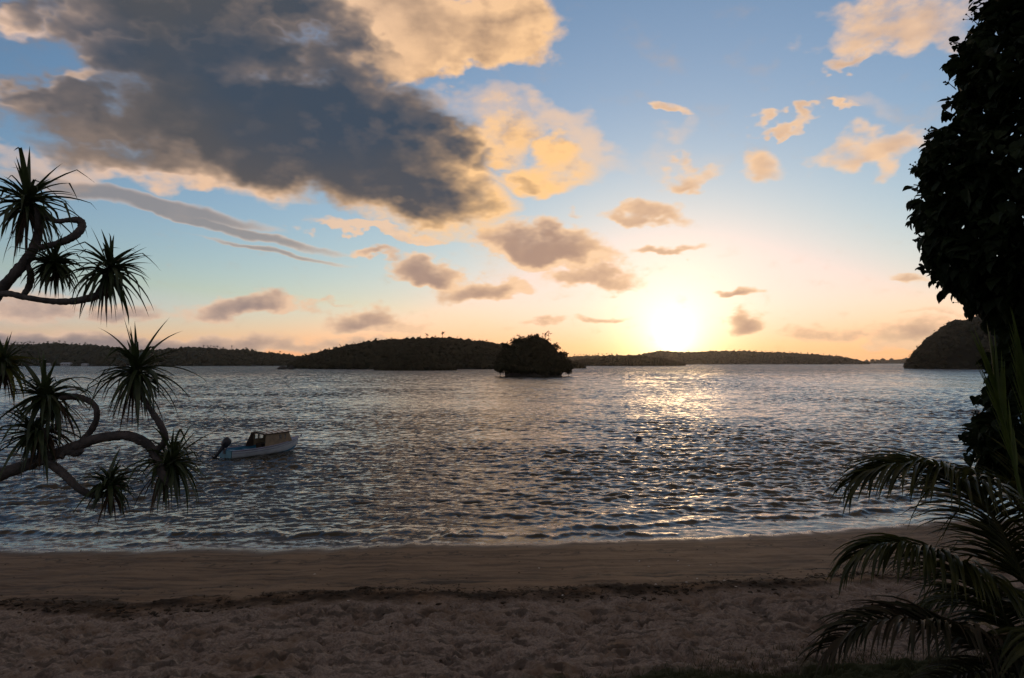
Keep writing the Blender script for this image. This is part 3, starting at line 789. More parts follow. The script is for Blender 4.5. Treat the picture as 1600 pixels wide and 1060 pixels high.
# ------------------------------------------------------------------ round bushy islet
def build_islet():
    Y = 318.0; k = Y / FPX
    def X(px): return (px - 800) * k
    base = MB()
    a = np.linspace(0, 2 * math.pi, 40, endpoint=False); rows = []
    for (s, z) in ((1.0, -1.0), (1.0, 0.5), (0.97, 1.6), (0.85, 2.6), (0.5, 5.0), (0.02, 7.0)):
        j = 1 + 0.06 * rng.standard_normal(40)
        rows.append(np.stack([X(834) + 13.2 * s * np.cos(a) * j, Y + 11 * s * np.sin(a) * j, np.full(40, z) + 0.3 * rng.standard_normal(40) * (z > 0)], -1))
    base.add(np.concatenate(rows), grid_faces(6, 40, True))
    tag(mesh_obj('islet', base.mesh('islet', True), M_ROCK), 'undercut dark rock of the round bushy islet', None, kind='structure')
    prof = [(775, 571), (779, 563), (785, 552), (793, 541), (803, 534), (815, 532), (826, 529), (838, 526), (848, 529), (858, 537), (866, 546), (876, 553), (884, 562), (890, 570), (890, 577), (884, 581)]
    px = np.array([p[0] for p in prof[:14]]); py = np.array([p[1] for p in prof[:14]])
    mb = MB()
    for i in range(760):
        q = rng.uniform(778, 889); top = np.interp(q, px, py)
        bot = 584 if 790 < q < 878 else 578
        v = rng.uniform(0, 1) ** 1.3
        zc = CAM_H + (567 - (top + 4 + (bot - top - 6) * v)) * k
        depth = 11.0 * math.sqrt(max(0.05, 1 - ((q - 833) / 58.0) ** 2)) * math.sqrt(max(0.03, 1 - (1 - v) ** 2 * 0.9))
        zc += rng.uniform(-0.6, 0.7); yy = Y - depth * (1 if rng.random() < 0.75 else rng.uniform(-1, 1))
        rr = rng.uniform(0.6, 2.3)
        lump(mb, (X(q), yy, max(zc, 1.2)), rr, rr * rng.uniform(0.7, 1.0), ICO1, 0.6, 7)
    for i in range(160):     # solid heart
        q = rng.uniform(790, 876); top = np.interp(q, px, py); v = rng.uniform(0.12, 1)
        lump(mb, (X(q), Y + rng.uniform(-5, 5), CAM_H + (567 - (top + 5 + (582 - top - 8) * v)) * k), 2.3, 2.1, ICO1, 0.4)
    tag(mesh_obj('bushes', mb.mesh('bushes'), M_NEARFOREST), 'dense dark bushes covering the round islet', 'bushes', kind='stuff')
    trees = [(802, 531, 4.0, 'thin leafy tree on the islet, leftmost above its crown'), (813, 527, 3.4, 'wispy sprig tree on the islet, second from its left'), (829, 526, 4.2, 'dense bushy treetop on the islet peak'),
             (838, 524, 3.0, 'short treetop just right of the islet peak'), (851, 523, 5.0, 'tall feathery sparse tree on the islet right of its peak'), (868, 539, 4.4, 'leafy tree on the right shoulder of the islet'),
             (881, 553, 4.0, 'leaning tree low on the right flank of the islet'), (887, 578, 3.4, 'branch hanging low over the water at the islet right end'), (782, 577, 3.2, 'bush overhanging the water at the islet left end'), (791, 538, 3.0, 'small tree on the upper left slope of the islet')]
    for i, (tx, ty, h, lab) in enumerate(trees):
        p = Vector((X(tx), Y - 5.0 + 2 * rng.random(), CAM_H + (567 - ty) * k - 0.7))
        o = empty('islet_tree', p - Vector((0, 0, h))); tag(o, lab, 'tree', 'trees standing out of the islet')
        tb = MB(); cb = MB(); root = p - Vector((0, 0, h * 1.1))
        tube(tb, spline([root, root.lerp(p, 0.5) + Vector((0.2, 0, 0)), p], 6), np.linspace(0.16, 0.05, 6), 5)
        nb = 7
        for b in range(nb):
            s0 = root.lerp(p, rng.uniform(0.45, 0.95)); d = Vector((rng.uniform(-1, 1), rng.uniform(-0.6, 0.6), rng.uniform(0.2, 1.2))); e = s0 + d * h * 0.32
            tube(tb, [s0[:], e[:]], [0.05, 0.02], 4, caps=False)
            leaf_tris(cb, e[:], h * 0.16, h * 0.15, 26 if i not in (1, 4) else 16, 0.5)
        leaf_tris(cb, p[:], h * 0.25, h * 0.26, 60 if i not in (1, 4) else 16, 0.5)
        mesh_obj('trunk', tb.mesh('trunk'), M_BARK, o); mesh_obj('crown', cb.mesh('crown'), M_NEARFOREST, o)
build_islet()

# ------------------------------------------------------------------ moored skiff
M_HULL = material('boat_white_paint', (0.50, 0.55, 0.58), 0.35, 0.10, 2.0, 0.5)
M_STRIPE = material('boat_gunwale_paint', (0.26, 0.27, 0.36), 0.4, 0.1, 2.0, 0.4)
M_BLUE = material('boat_blue_paint', (0.05, 0.20, 0.32), 0.45, 0.15, 2.0, 0.4)
M_TRANSOM = material('boat_transom_paint', (0.16, 0.36, 0.44), 0.4, 0.12, 2.0, 0.4)
M_TAN = material('boat_tan_ply', (0.27, 0.205, 0.13), 0.6, 0.18, 4.0, 0.3)
M_BROWN = material('boat_brown_trim', (0.06, 0.04, 0.028), 0.6, 0.2, 4.0, 0.3)
M_ROOFTOP = material('boat_cream_roof', (0.75, 0.64, 0.48), 0.2, 0.08, 3.0, 0.6)
M_COWL = material('outboard_black', (0.016, 0.017, 0.022), 0.3, 0.2, 6.0, 0.5)
M_STEEL = material('dull_steel', (0.10, 0.10, 0.105), 0.4, 0.2, 8.0, 0.5)

def glass_mat(name, col, alpha):
    m = bpy.data.materials.new(name); m.use_nodes = True; nt = m.node_tree; S.tree = nt
    b = nt.nodes['Principled BSDF']; b.inputs['Roughness'].default_value = 0.08
    geo = nt.nodes.new('ShaderNodeNewGeometry'); n = vnoise(geo.outputs['Position'], 9.0, 3.0, 0.6)
    nt.links.new(cmix(n.step(0.3, 0.7), col, tuple(c * 1.2 for c in col)), b.inputs['Base Color'])
    t = nt.nodes.new('ShaderNodeBsdfTransparent'); mx = nt.nodes.new('ShaderNodeMixShader'); mx.inputs[0].default_value = alpha
    nt.links.new(t.outputs[0], mx.inputs[1]); nt.links.new(b.outputs[0], mx.inputs[2]); nt.links.new(mx.outputs[0], nt.nodes['Material Output'].inputs[0])
    S.tree = wt
    return m
M_GLASS = glass_mat('boat_pane', (0.35, 0.36, 0.36), 0.35)

def build_boat():
    pos = at_z(411, 709.5, 0.0); yaw = R(49)
    root = empty('fishing_skiff', pos); tag(root, 'pale blue and white open skiff with tan cabin and tilted outboard motor', 'boat')
    root.rotation_euler = (R(0.6), R(-0.8), yaw)
    L = 5.25
    def put(name, mb, mat, parent=root, smooth=False):
        o = bpy.data.objects.new(name, mb.mesh(name, smooth)); o.data.materials.append(mat); o.parent = parent; COL.objects.link(o); return o
    st = np.linspace(0, 1, 22)
    half = lambda s: 0.92 * (1 - np.clip((s - 0.45) / 0.55, 0, 1) ** 2.1) * (0.93 + 0.07 * np.clip(s / 0.3, 0, 1)) + 0.015
    sheer = lambda s: 0.50 + 0.05 * (1 - s) ** 2 + 0.44 * s ** 2.3
    keel = lambda s: -0.20 + 0.62 * np.clip((s - 0.72) / 0.28, 0, 1) ** 2.2
    xs = (st - 0.5) * L
    def section(s, inset=0.0, flr=None):
        b, zt, zk = half(s) - inset, sheer(s), keel(s)
        b = max(b, 0.012)
        zc = zk + (zt - zk) * 0.36 if flr is None else flr
        out = [(0.0, zk if flr is None else flr), (b * 0.45, zk * 0.7 + zc * 0.3 if flr is None else flr), (b * 0.86, zc), (b * 0.93, zc + 0.05), (b * 0.98, (zc + zt) / 2 + 0.05), (b, zt)]
        return [(-p, z) for p, z in out[::-1]] + out[1:]
    mb = MB(); V = np.array([[(x + 0.12 * s * (z - keel(s)), y, z) for y, z in section(s)] for x, s in zip(xs, st)])
    mb.add(V.reshape(-1, 3), grid_faces(len(st), V.shape[1])); hull = put('hull', mb, M_HULL, smooth=True)
    # rubbing strake and gunwale
    for sg in (-1, 1):
        mb = MB(); pts = [(x + 0.12 * s * (sheer(s) - keel(s)), sg * (half(s) + 0.02), sheer(s)) for x, s in zip(xs, st)]
        tube(mb, pts, [0.045] * len(pts), 6); put('gunwale', mb, M_STRIPE)
        mb = MB(); pts = [(x + 0.12 * s * 0.4, sg * (half(s) * 0.985 + 0.015), sheer(s) - 0.17) for x, s in zip(xs[:-1], st[:-1])]
        tube(mb, pts, [0.022] * len(pts), 5); put('rubbing_strake', mb, M_STRIPE, hull)
    # transom with motor notch
    mb = MB(); sec = section(0.0); x0 = xs[0]
    n = len(sec); v = [(x0, y, z) for y, z in sec] + [(x0 - 0.05, y, z) for y, z in sec]
    lift = [(0.0 if abs(y) > 0.3 else 0.0) for y, z in sec]
    cen = [(x0, 0, 0.18), (x0 - 0.05, 0, 0.18)]
    vv = np.array(v + cen); f = []
    for i in range(n):
        j = (i + 1) % n; f += [[i, j, 2 * n], [n + j, n + i, 2 * n + 1]]
    mb.add(vv, f); put('transom', mb, M_TRANSOM)
    mb = MB(); box(mb, (x0 + 0.02, 0, 0.56), (0.12, 1.78, 0.06)); put('transom_cap', mb, M_BLUE)
    # inner lining and floor
    mb = MB(); V = np.array([[(x + 0.12 * s * 0.3, y, min(z, sheer(s) - 0.01)) for y, z in section(s, 0.05, max(0.08, keel(s) + 0.08))] for x, s in zip(xs[:-1], st[:-1])])
    mb.add(V.reshape(-1, 3), grid_faces(len(st) - 1, V.shape[1])); put('inner_lining', mb, M_BLUE)
    for bx in (-1.9, -1.0):
        mb = MB(); box(mb, (bx, 0, 0.40), (0.30, 1.66, 0.05)); put('thwart', mb, M_BLUE)
    # foredeck
    mb = MB(); rows = []
    for s in np.linspace(0.80, 0.985, 8):
        x = (s - 0.5) * L + 0.12 * s * (sheer(s) - keel(s)); b = half(s) - 0.01
        rows.append([(x, yy * b, sheer(s) + 0.03 * (1 - yy * yy)) for yy in np.linspace(-1, 1, 7)])
    mb.add(np.array(rows).reshape(-1, 3), grid_faces(8, 7)); put('foredeck', mb, M_STRIPE)
    # bow post
    mb = MB(); tube(mb, [(2.90, 0, 0.90), (2.92, 0, 1.10)], [0.05, 0.04], 6); put('bow_post', mb, M_STRIPE)
    # cabin
    xa, xf, zb, zt = -0.25, 1.55, 0.55, 1.42
    wa, wf = 0.84, 0.66
    for sg in (-1, 1):   # side panels with two cut windows each
        cab = MB()
        def P(u, v, off=0.0):
            x = xa + 0.02 + (xf - xa) * u + (0.24 * (1 - v) if u > 0.99 else 0.0) - (0.10 * (1 - v) if u < 0.01 else 0)
            y = sg * ((wa + (wf - wa) * u) * (1.02 - 0.05 * v) + off); z = (sheer(0.5 + x / L) - 0.02) * (1 - v) + zt * v
            return (x, y, z)
        us = [0, 0.28, 0.40, 0.56, 0.66, 0.80, 0.86, 1.0] if sg < 0 else [0, 0.05, 0.16, 0.22, 0.36, 0.46, 0.60, 1.0]; vs_ = [0, 0.42, 0.80, 1.0] if sg < 0 else [0, 0.46, 0.88, 1.0]
        holes = {(3, 1), (5, 1)} if sg < 0 else {(1, 1), (3, 1)}
        for i in range(len(us) - 1):
            for j in range(3):
                if (i, j) in holes: continue
                q = [P(us[i], vs_[j], 0), P(us[i + 1], vs_[j], 0), P(us[i + 1], vs_[j + 1], 0), P(us[i], vs_[j + 1], 0)]
                q2 = [P(us[i], vs_[j], -0.03), P(us[i + 1], vs_[j], -0.03), P(us[i + 1], vs_[j + 1], -0.03), P(us[i], vs_[j + 1], -0.03)]
                cab.add(q + q2, [[0, 1, 2, 3], [7, 6, 5, 4], [0, 4, 5, 1], [1, 5, 6, 2], [2, 6, 7, 3], [3, 7, 4, 0]])
        put('cabin_side', cab, M_TAN)
        for (i, j) in holes:
            g = MB(); g.add([P(us[i], vs_[j], -0.015), P(us[i + 1], vs_[j], -0.015), P(us[i + 1], vs_[j + 1], -0.015), P(us[i], vs_[j + 1], -0.015)], [[0, 1, 2, 3]])
            put('side_window', g, M_GLASS)
    # windscreen with two oval lights
    fr = MB(); nseg = 20; g0 = []
    def W(y, v): return (xf + 0.26 * (1 - v), y * (1 - 0.04 * v), (sheer(0.5 + xf / L)) * (1 - v) + zt * v)
    for sg in (-1, 1):
        a = np.linspace(0, 2 * math.pi, nseg, endpoint=False)
        cy, cv, ry, rv = sg * 0.33, 0.62, 0.17, 0.26
        oval = [W(cy + ry * math.cos(t), cv + rv * math.sin(t)) for t in a]
        edge = []
        for t in a:
            c, s_ = math.cos(t), math.sin(t); k = 1 / max(abs(c) / 0.33, abs(s_) / 0.5)
            yy = cy + c * k; vv = 0.5 + s_ * k; edge.append(W(min(max(yy, min(0, sg * 0.66)), max(0, sg * 0.66)), min(max(vv, 0), 1)))
        idx = np.arange(nseg); j = (idx + 1) % nseg
        fr.add(np.array(edge + oval), np.stack([idx, j, nseg + j, nseg + idx], -1))
        g = MB(); g.add(np.array(oval), [list(t) for t in ([[0, i, i + 1] for i in range(1, nseg - 1)])]); put('oval_window', g, M_GLASS)
    put('windscreen', fr, M_BROWN)
    # roof, aft posts, aft coaming, straps
    mb = MB(); rows = []
    for u in np.linspace(-0.06, 1.06, 9):
        x = xa + (xf - xa) * u; w = (wa + (wf - wa) * u) + 0.05
        rows.append([(x, y * w, zt + 0.03 + 0.07 * (1 - y * y)) for y in np.linspace(-1, 1, 9)])
    rr = np.array(rows).reshape(-1, 3); mb.add(rr, grid_faces(9, 9)); put('roof', mb, M_ROOFTOP, smooth=True)
    mb = MB(); r2 = rr.copy(); r2[:, 2] -= 0.05; mb.add(r2, grid_faces(9, 9)[:, ::-1]); 
    for sg in (-1, 1):
        tube(mb, [(xa - 0.12, sg * (wa + 0.05), zt), (xf + 0.12, sg * (wf + 0.05), zt)], [0.035, 0.035], 6)
    tube(mb, [(xa - 0.12, -wa - .05, zt), (xa - 0.12, wa + .05, zt)], [0.035, 0.035], 6); tube(mb, [(xf + 0.12, -wf - .05, zt), (xf + 0.12, wf + .05, zt)], [0.03, 0.03], 6)
    put('roof_frame', mb, M_BROWN)
    for u in (0.02, 0.26, 0.5, 0.72, 0.96):
        mb = MB(); x = xa + (xf - xa) * u; w = wa + (wf - wa) * u + 0.055
        tube(mb, [(x, y * w, zt + 0.045 + 0.07 * (1 - y * y)) for y in np.linspace(-1, 1, 7)], [0.022] * 7, 5); put('roof_strap', mb, M_BROWN)
    for sg in (1,):
        mb = MB(); tube(mb, [(xa - 0.55, sg * 0.86, 0.58), (xa - 0.10, sg * (wa + 0.02), zt)], [0.03, 0.03], 6); put('aft_post', mb, M_BROWN)
        mb = MB(); v = [(xa - 0.55, sg * 0.86, 0.52), (xa, sg * 0.84, 0.52), (xa, sg * 0.82, zt), (xa - 0.12, sg * 0.83, zt)]
        mb.add(v + [(x, y - sg * 0.025, z) for x, y, z in v], [[0, 1, 2, 3], [7, 6, 5, 4], [0, 4, 5, 1], [2, 6, 7, 3], [3, 7, 4, 0]]); put('aft_wing', mb, M_BROWN)
    mb = MB(); box(mb, (xa + 0.6, 0.45, 0.42), (0.9, 0.6, 0.5)); put('locker', mb, M_BROWN)
    mb = MB(); box(mb, (xf - 0.22, 0, 0.66), (0.3, 1.2, 0.36)); put('dashboard', mb, M_BROWN)
    # outboard motor tilted clear of the water
    pv = Vector((x0 - 0.10, 0.0, 0.62)); T = Matrix.Rotation(R(40), 4, 'Y') @ Matrix.Scale(1.08, 4)
    def tilt(mb):
        for k in range(len(mb.v)):
            mb.v[k] = np.array([(T @ Vector(p) + pv)[:] for p in mb.v[k]])
        return mb
    prof = [(0.10, 0.16, 0.13, 0.0), (0.18, 0.22, 0.165, -0.02), (0.34, 0.25, 0.18, -0.03), (0.50, 0.25, 0.175, -0.04), (0.62, 0.21, 0.15, -0.03), (0.68, 0.12, 0.09, -0.02), (0.69, 0.01, 0.01, -0.02)]
    mb = MB(); rows = []
    for z, lx, ly, ox in prof:
        a = np.linspace(0, 2 * math.pi, 16, endpoint=False); c, s_ = np.cos(a), np.sin(a)
        rows.append(np.stack([ox - 0.12 + lx * np.sign(c) * np.abs(c) ** 0.6, ly * np.sign(s_) * np.abs(s_) ** 0.6, np.full(16, z)], -1))
    mb.add(np.concatenate(rows), grid_faces(len(prof), 16, True)); motor = put('outboard_cowling', tilt(mb), M_COWL, smooth=True)
    mb = MB(); rows = []
    for z, lx, ly in ((0.12, 0.13, 0.09), (-0.2, 0.11, 0.07), (-0.5, 0.10, 0.05), (-0.72, 0.10, 0.04)):
        a = np.linspace(0, 2 * math.pi, 12, endpoint=False); rows.append(np.stack([-0.14 + lx * np.cos(a), ly * np.sin(a), np.full(12, z)], -1))
    mb.add(np.concatenate(rows), grid_faces(4, 12, True)); box(mb, (-0.2, 0, -0.56), (0.34, 0.26, 0.025)); put('motor_leg', tilt(mb), M_COWL)
    mb = MB(); tube(mb, [(0.06, 0, -0.74), (-0.08, 0, -0.74), (-0.25, 0, -0.74), (-0.36, 0, -0.74)], [0.02, 0.065, 0.06, 0.03], 8); box(mb, (-0.08, 0, -0.87), (0.14, 0.02, 0.2)); put('gearcase', tilt(mb), M_COWL)
    mb = MB()
    for k in range(3):
        a = k * 2.094; d = np.array([0, math.cos(a), math.sin(a)]); e = np.cross([1, 0, 0], d); c0 = np.array([-0.37, 0, -0.74])
        mb.add([c0 + d * 0.02 - e * .03, c0 + d * 0.02 + e * .03, c0 + d * 0.14 + e * 0.05 + np.array([.03, 0, 0]), c0 + d * 0.15 - e * 0.02 - np.array([.02, 0, 0])], [[0, 1, 2, 3]])
    put('propeller', tilt(mb), M_STEEL)
    mb = MB(); box(mb, (x0 - 0.05, 0, 0.48), (0.16, 0.24, 0.32)); tube(mb, [(x0 - 0.1, -0.16, 0.62), (x0 - 0.1, 0.16, 0.62)], [0.04, 0.04], 8); put('motor_bracket', mb, M_STEEL)
build_boat()

def build_buoy():
    p = at_z(998, 689, 0.0)
    o = empty('mooring_buoy', p); tag(o, 'dark round mooring buoy floating near the sun path', 'buoy')
    mb = MB(); prof = [(0.02, -0.20), (0.15, -0.17), (0.235, -0.06), (0.26, 0.08), (0.24, 0.22), (0.16, 0.34), (0.05, 0.38), (0.001, 0.38)]
    a = np.linspace(0, 2 * math.pi, 18, endpoint=False)
    mb.add(np.concatenate([np.stack([p.x + r * np.cos(a), p.y + r * np.sin(a), np.full(18, z)], -1) for r, z in prof]), grid_faces(len(prof), 18, True))
    mesh_obj('float', mb.mesh('float', True), material('buoy_plastic', (0.03, 0.028, 0.03), 0.4, 0.3, 5.0, 0.4), o)
    mb = MB(); a = np.linspace(0, 2 * math.pi, 13)
    tube(mb, [(p.x + 0.05 * math.cos(t), p.y, 0.42 + 0.06 * math.sin(t)) for t in a], [0.014] * 13, 6, caps=False)
    mesh_obj('ring', mb.mesh('ring'), M_STEEL, o)
    mb = MB(); a = np.linspace(0, 2 * math.pi, 18, endpoint=False)
    mb.add(np.concatenate([np.stack([p.x + r * np.cos(a), p.y + r * np.sin(a), np.full(18, z)], -1) for r, z in ((0.268, 0.06), (0.268, 0.13))]), grid_faces(2, 18, True))
    mesh_obj('band', mb.mesh('band'), material('buoy_band', (0.20, 0.19, 0.18), 0.6, 0.2), o)
build_buoy()

# ------------------------------------------------------------------ blades, fronds, leaves
def blade(base, d, L, w, droop, segs=7, fold=None, vee=0.35, taper=1.0, twist=0.0, g=-1.0):
    """long leaf blade bending under gravity; fold = (where, how far) snaps its tip down"""
    p = np.array(base, float); d = np.array(d, float); d /= np.linalg.norm(d)
    side = np.cross(d, [0, 0, 1.0])
    if np.linalg.norm(side) < 0.05: side = np.array([1.0, 0, 0])
    side /= np.linalg.norm(side); V = []
    for j in range(segs):
        t = j / (segs - 1)
        ww = w * min(1.0, 0.55 + 1.6 * t) * max(0.0, (1 - t ** (1.6 * taper))) + 0.0012
        up = np.cross(side, d); a = twist * t; sd = side * math.cos(a) + up * math.sin(a)
        V += [p + sd * ww / 2 + up * ww * vee, p, p - sd * ww / 2 + up * ww * vee]
        p = p + d * L / (segs - 1)
        k = droop
        if fold and t >= fold[0] and t < fold[0] + 1.0 / (segs - 1) - 1e-6: k = fold[1]
        d = d + np.array([0, 0, g]) * k; d /= np.linalg.norm(d)
    return np.array(V), grid_faces(segs, 3)

# ------------------------------------------------------------------ screw pine on the left
M_SPBARK = material('screw_pine_bark', (0.058, 0.055, 0.052), 0.85, 0.0, 9.0, 0.1, base2=(0.12, 0.102, 0.09), bump=0.8, bump_scale=40.0, coords='World')
M_SPLEAF = material('screw_pine_leaf', (0.030, 0.045, 0.018), 0.42, 0.0, 6.0, 0.4, transl=0.25, base2=(0.060, 0.085, 0.030), coords='World')
M_SPYELLOW = material('screw_pine_yellow_leaf', (0.16, 0.15, 0.02), 0.45, 0.0, 6.0, 0.4, transl=0.3, base2=(0.10, 0.13, 0.03), coords='World')
M_SPDEAD = material('screw_pine_dead_leaf', (0.060, 0.042, 0.028), 0.8, 0.0, 6.0, 0.1, transl=0.15, base2=(0.10, 0.07, 0.045), coords='World')

def build_screw_pine():
    D = 9.6; sc = D / FPX
    def P(px, py, off=0.0): return np.array(at_depth(px, py, D + off)[:])
    gx, gy = -13.2, 9.4
    gz = float(beach_base(np.array([gx]), np.array([gy]))[0][0])
    root = empty('screw_pine', (gx, gy, gz)); tag(root, 'leaning screw pine with spiky leaf heads reaching in from the left edge', 'tree')
    mb = MB()
    tr = [np.array([gx, gy, gz - 0.3]), np.array([gx + 0.2, gy, gz + 1.0]), P(-260, 800), P(-160, 640), P(-110, 560, .1), P(-60, 510)]
    tube(mb, spline(tr, 16), np.linspace(0.17, 0.10, 16), 9, 0.12); mesh_obj('trunk', mb.mesh('trunk', True), M_SPBARK, root)
    mb = MB()
    for k in range(7):
        a = 6.28 * k / 7; e = np.array([gx + 0.85 * math.cos(a), gy + 0.85 * math.sin(a), 0]); e[2] = float(beach_base(e[:1], e[1:2])[0][0]) - 0.1
        tube(mb, [np.array([gx + 0.15, gy, gz + 0.9 + 0.1 * k]), (e + np.array([gx, gy, gz + 1.2])) / 2 + np.array([0, 0, 0.1]), e], [0.04, 0.045, 0.04], 6)
    mesh_obj('prop_root', mb.mesh('prop_root', True), M_SPBARK, root)
    limbs = [
        [(-170, 690, 14), (-90, 765, 13), (-30, 752, 12), (20, 735, 11), (70, 717, 10.5), (115, 699, 10), (155, 685, 9), (200, 681, 9), (232, 696, 9), (247, 722, 8), (255, 745, 7), (266, 760, 6)],
        [(240, 704, 6), (253, 697, 6), (258, 683, 6), (250, 663, 6), (237, 643, 5.5), (219, 615, 5), (208, 594, 5), (202, 580, 5)],
        [(58, 718, 7), (80, 726, 8), (100, 741, 7.5), (125, 765, 6.5), (150, 774, 6), (172, 770, 5.5), (184, 762, 5)],
        [(122, 694, 5), (140, 676, 5.5), (150, 658, 5.5), (151, 641, 5.5), (143, 629, 5.5), (127, 622, 6), (110, 620, 6), (95, 622, 5)],
        [(60, 716, 6), (70, 700, 6), (72, 685, 6), (64, 670, 5)],
        [(95, 716, 5), (102, 706, 6), (118, 709, 6), (128, 704, 5)],
        [(-60, 510, 11), (-25, 485, 10.5), (2, 452, 10), (28, 422, 9.5), (50, 393, 9), (59, 368, 8), (61, 345, 7), (58, 325, 6)],
        [(60, 388, 6), (78, 384, 6), (98, 378, 6.5), (117, 368, 7.5), (128, 355, 7.5), (124, 345, 7), (108, 344, 5), (90, 346, 4.5), (74, 341, 4.5), (62, 335, 4.5)],
        [(-45, 500, 7), (-15, 468, 6.5), (10, 459, 6), (40, 465, 5.5), (80, 471, 5.5), (112, 471, 6.5), (140, 466, 7), (160, 458, 7), (170, 445, 6)],
        [(36, 463, 5), (46, 446, 6), (48, 428, 6), (43, 413, 5), (52, 404, 4), (70, 408, 4)],
        [(-60, 600, 7), (-30, 590, 6), (-5, 585, 6), (8, 582, 5)],
    ]
    offs = [0, .05, -.1, .1, -.05, -.05, .15, .1, -.05, .2, .3]
    for l, of in zip(limbs, offs):
        mb = MB(); n = len(l) * 6
        q = spline([np.append(P(a, b, of + 0.06 * math.sin(i * 1.7)), r * sc) for i, (a, b, r) in enumerate(l)], n)
        rad = 0.80 * q[:, 3] * (1 + 0.05 * rng.standard_normal(n) + 0.09 * (np.arange(n) % 2))
        tube(mb, q[:, :3], rad, 9, 0.12); mesh_obj('branch', mb.mesh('branch', True), M_SPBARK, root)
    # leaf heads: (px, py, depth, growth direction in the picture plane and toward the eye, leaves, length px, yellow share)
    heads = [(42, 322, .15, (-0.05, 0.2, 1.0), 44, 98, 0.0), (86, 416, .2, (0.15, -0.5, 0.15), 32, 62, 0.0), (168, 428, -.05, (0.35, 0.0, 0.85), 38, 84, 0.0),
             (78, 622, .1, (-0.75, -0.3, 0.35), 40, 88, 0.03), (62, 675, -.05, (-0.5, 0.0, -0.1), 24, 78, 0.06), (212, 588, .05, (0.25, 0.0, 0.95), 38, 96, 0.05),
             (262, 728, 0.1, (0.55, 0.1, 0.5), 34, 84, 0.0), (172, 762, -.1, (0.0, -0.2, 0.7), 26, 56, 0.0), (6, 574, .3, (-0.1, 0.0, 0.9), 24, 62, 0.55)]
    pr = random.Random(5); n_leaf = 0; rest = MB(); inner = MB()
    for (hx, hy, of, g, n, Lp, yel) in heads:
        c = P(hx, hy, of); g = np.array(g, float); g /= np.linalg.norm(g)
        core = MB(); tube(core, spline([c - g * 0.10, c, c + g * 0.10, c + g * 0.2], 6), [0.035, 0.05, 0.05, 0.04, 0.025, 0.008], 7)
        head = mesh_obj('leaf_head', core.mesh('leaf_head', True), M_SPLEAF, root, c)
        for k in range(n):
            t = (k + 0.5) / n; ph = k * 2.39996 + pr.uniform(-.25, .25)
            ce = 1 - 1.75 * t ** 0.9; se = math.sqrt(max(0, 1 - ce * ce))
            u = np.cross(g, [0, 1, 0.13]); u /= np.linalg.norm(u); w = np.cross(g, u)
            d = g * ce + (u * math.cos(ph) + w * math.sin(ph)) * se
            d = d + np.array([0, 0, 0.18])
            L = Lp * sc * pr.uniform(0.6, 1.3) * (0.8 if t < 0.1 else 1.0)
            fold = (pr.choice([0.33, 0.5, 0.66]), pr.uniform(0.7, 1.6)) if pr.random() < 0.58 else None
            d = d + np.array([pr.gauss(0, .16), pr.gauss(0, .16), pr.gauss(0, .12)])
            v, f = blade(c + g * 0.12 * (1 - t), d, L, 0.080 * pr.uniform(0.65, 1.2), 0.05 + 0.30 * t * pr.uniform(.4, 1.6), 8, fold, 0.3, 1.1)
            m = M_SPYELLOW if pr.random() < yel else M_SPLEAF
            mesh_obj('leaf', np_mesh('leaf', v, f, True), m, head, c + g * 0.12 * (1 - t))
            n_leaf += 1
        for k in range(52):      # inner leaves, too many to tell apart
            ce = pr.uniform(-0.75, 0.95); se = math.sqrt(1 - ce * ce); ph = pr.uniform(0, 6.28)
            d = g * ce + (u * math.cos(ph) + w * math.sin(ph)) * se + np.array([0, 0, 0.12])
            v, f = blade(c + g * pr.uniform(-0.05, 0.12), d, Lp * sc * pr.uniform(0.5, 0.95), 0.062, 0.05 + 0.1 * (1 - ce), 7, (0.5, 1.0) if pr.random() < .25 else None, 0.3, 1.1); inner.add(v, f)
        for k in range(26):      # withered skirt hanging under the head
            a = pr.uniform(0, 6.28); d = np.array([math.cos(a) * 0.5, math.sin(a) * 0.5, pr.uniform(-1.2, -0.1)]) - g * 0.3
            v, f = blade(c - g * pr.uniform(0, 0.14), d, Lp * sc * pr.uniform(0.5, 0.95), 0.036, 0.3, 6, None, 0.2, 1.0, pr.uniform(-2, 2)); rest.add(v, f)
    o = mesh_obj('inner_leaf_mass', inner.mesh('inner_leaf_mass', True), M_SPLEAF, root); o['kind'] = 'stuff'
    o = mesh_obj('dead_leaf_skirt', rest.mesh('dead_leaf_skirt'), M_SPDEAD, root); o['kind'] = 'stuff'
build_screw_pine()

# ------------------------------------------------------------------ young coconut palm, lower right
M_FROND = material('coconut_leaflet', (0.020, 0.030, 0.010), 0.36, 0.0, 5.0, 0.35, transl=0.42, base2=(0.080, 0.084, 0.018), coords='World')  # lighter tone has the yellow-green backlit highlight put into its colour
M_FRONDDRY = material('dry_coconut_leaflet', (0.055, 0.040, 0.022), 0.5, 0.0, 5.0, 0.25, transl=0.25, base2=(0.032, 0.036, 0.015), coords='World')
M_SPEAR = material('young_frond_leaflet', (0.085, 0.120, 0.022), 0.4, 0.0, 4.0, 0.4, transl=0.35, base2=(0.060, 0.090, 0.020), coords='World')
M_RACHIS = material('coconut_rachis', (0.075, 0.070, 0.030), 0.5, 0.25, 5.0, 0.3, coords='World')

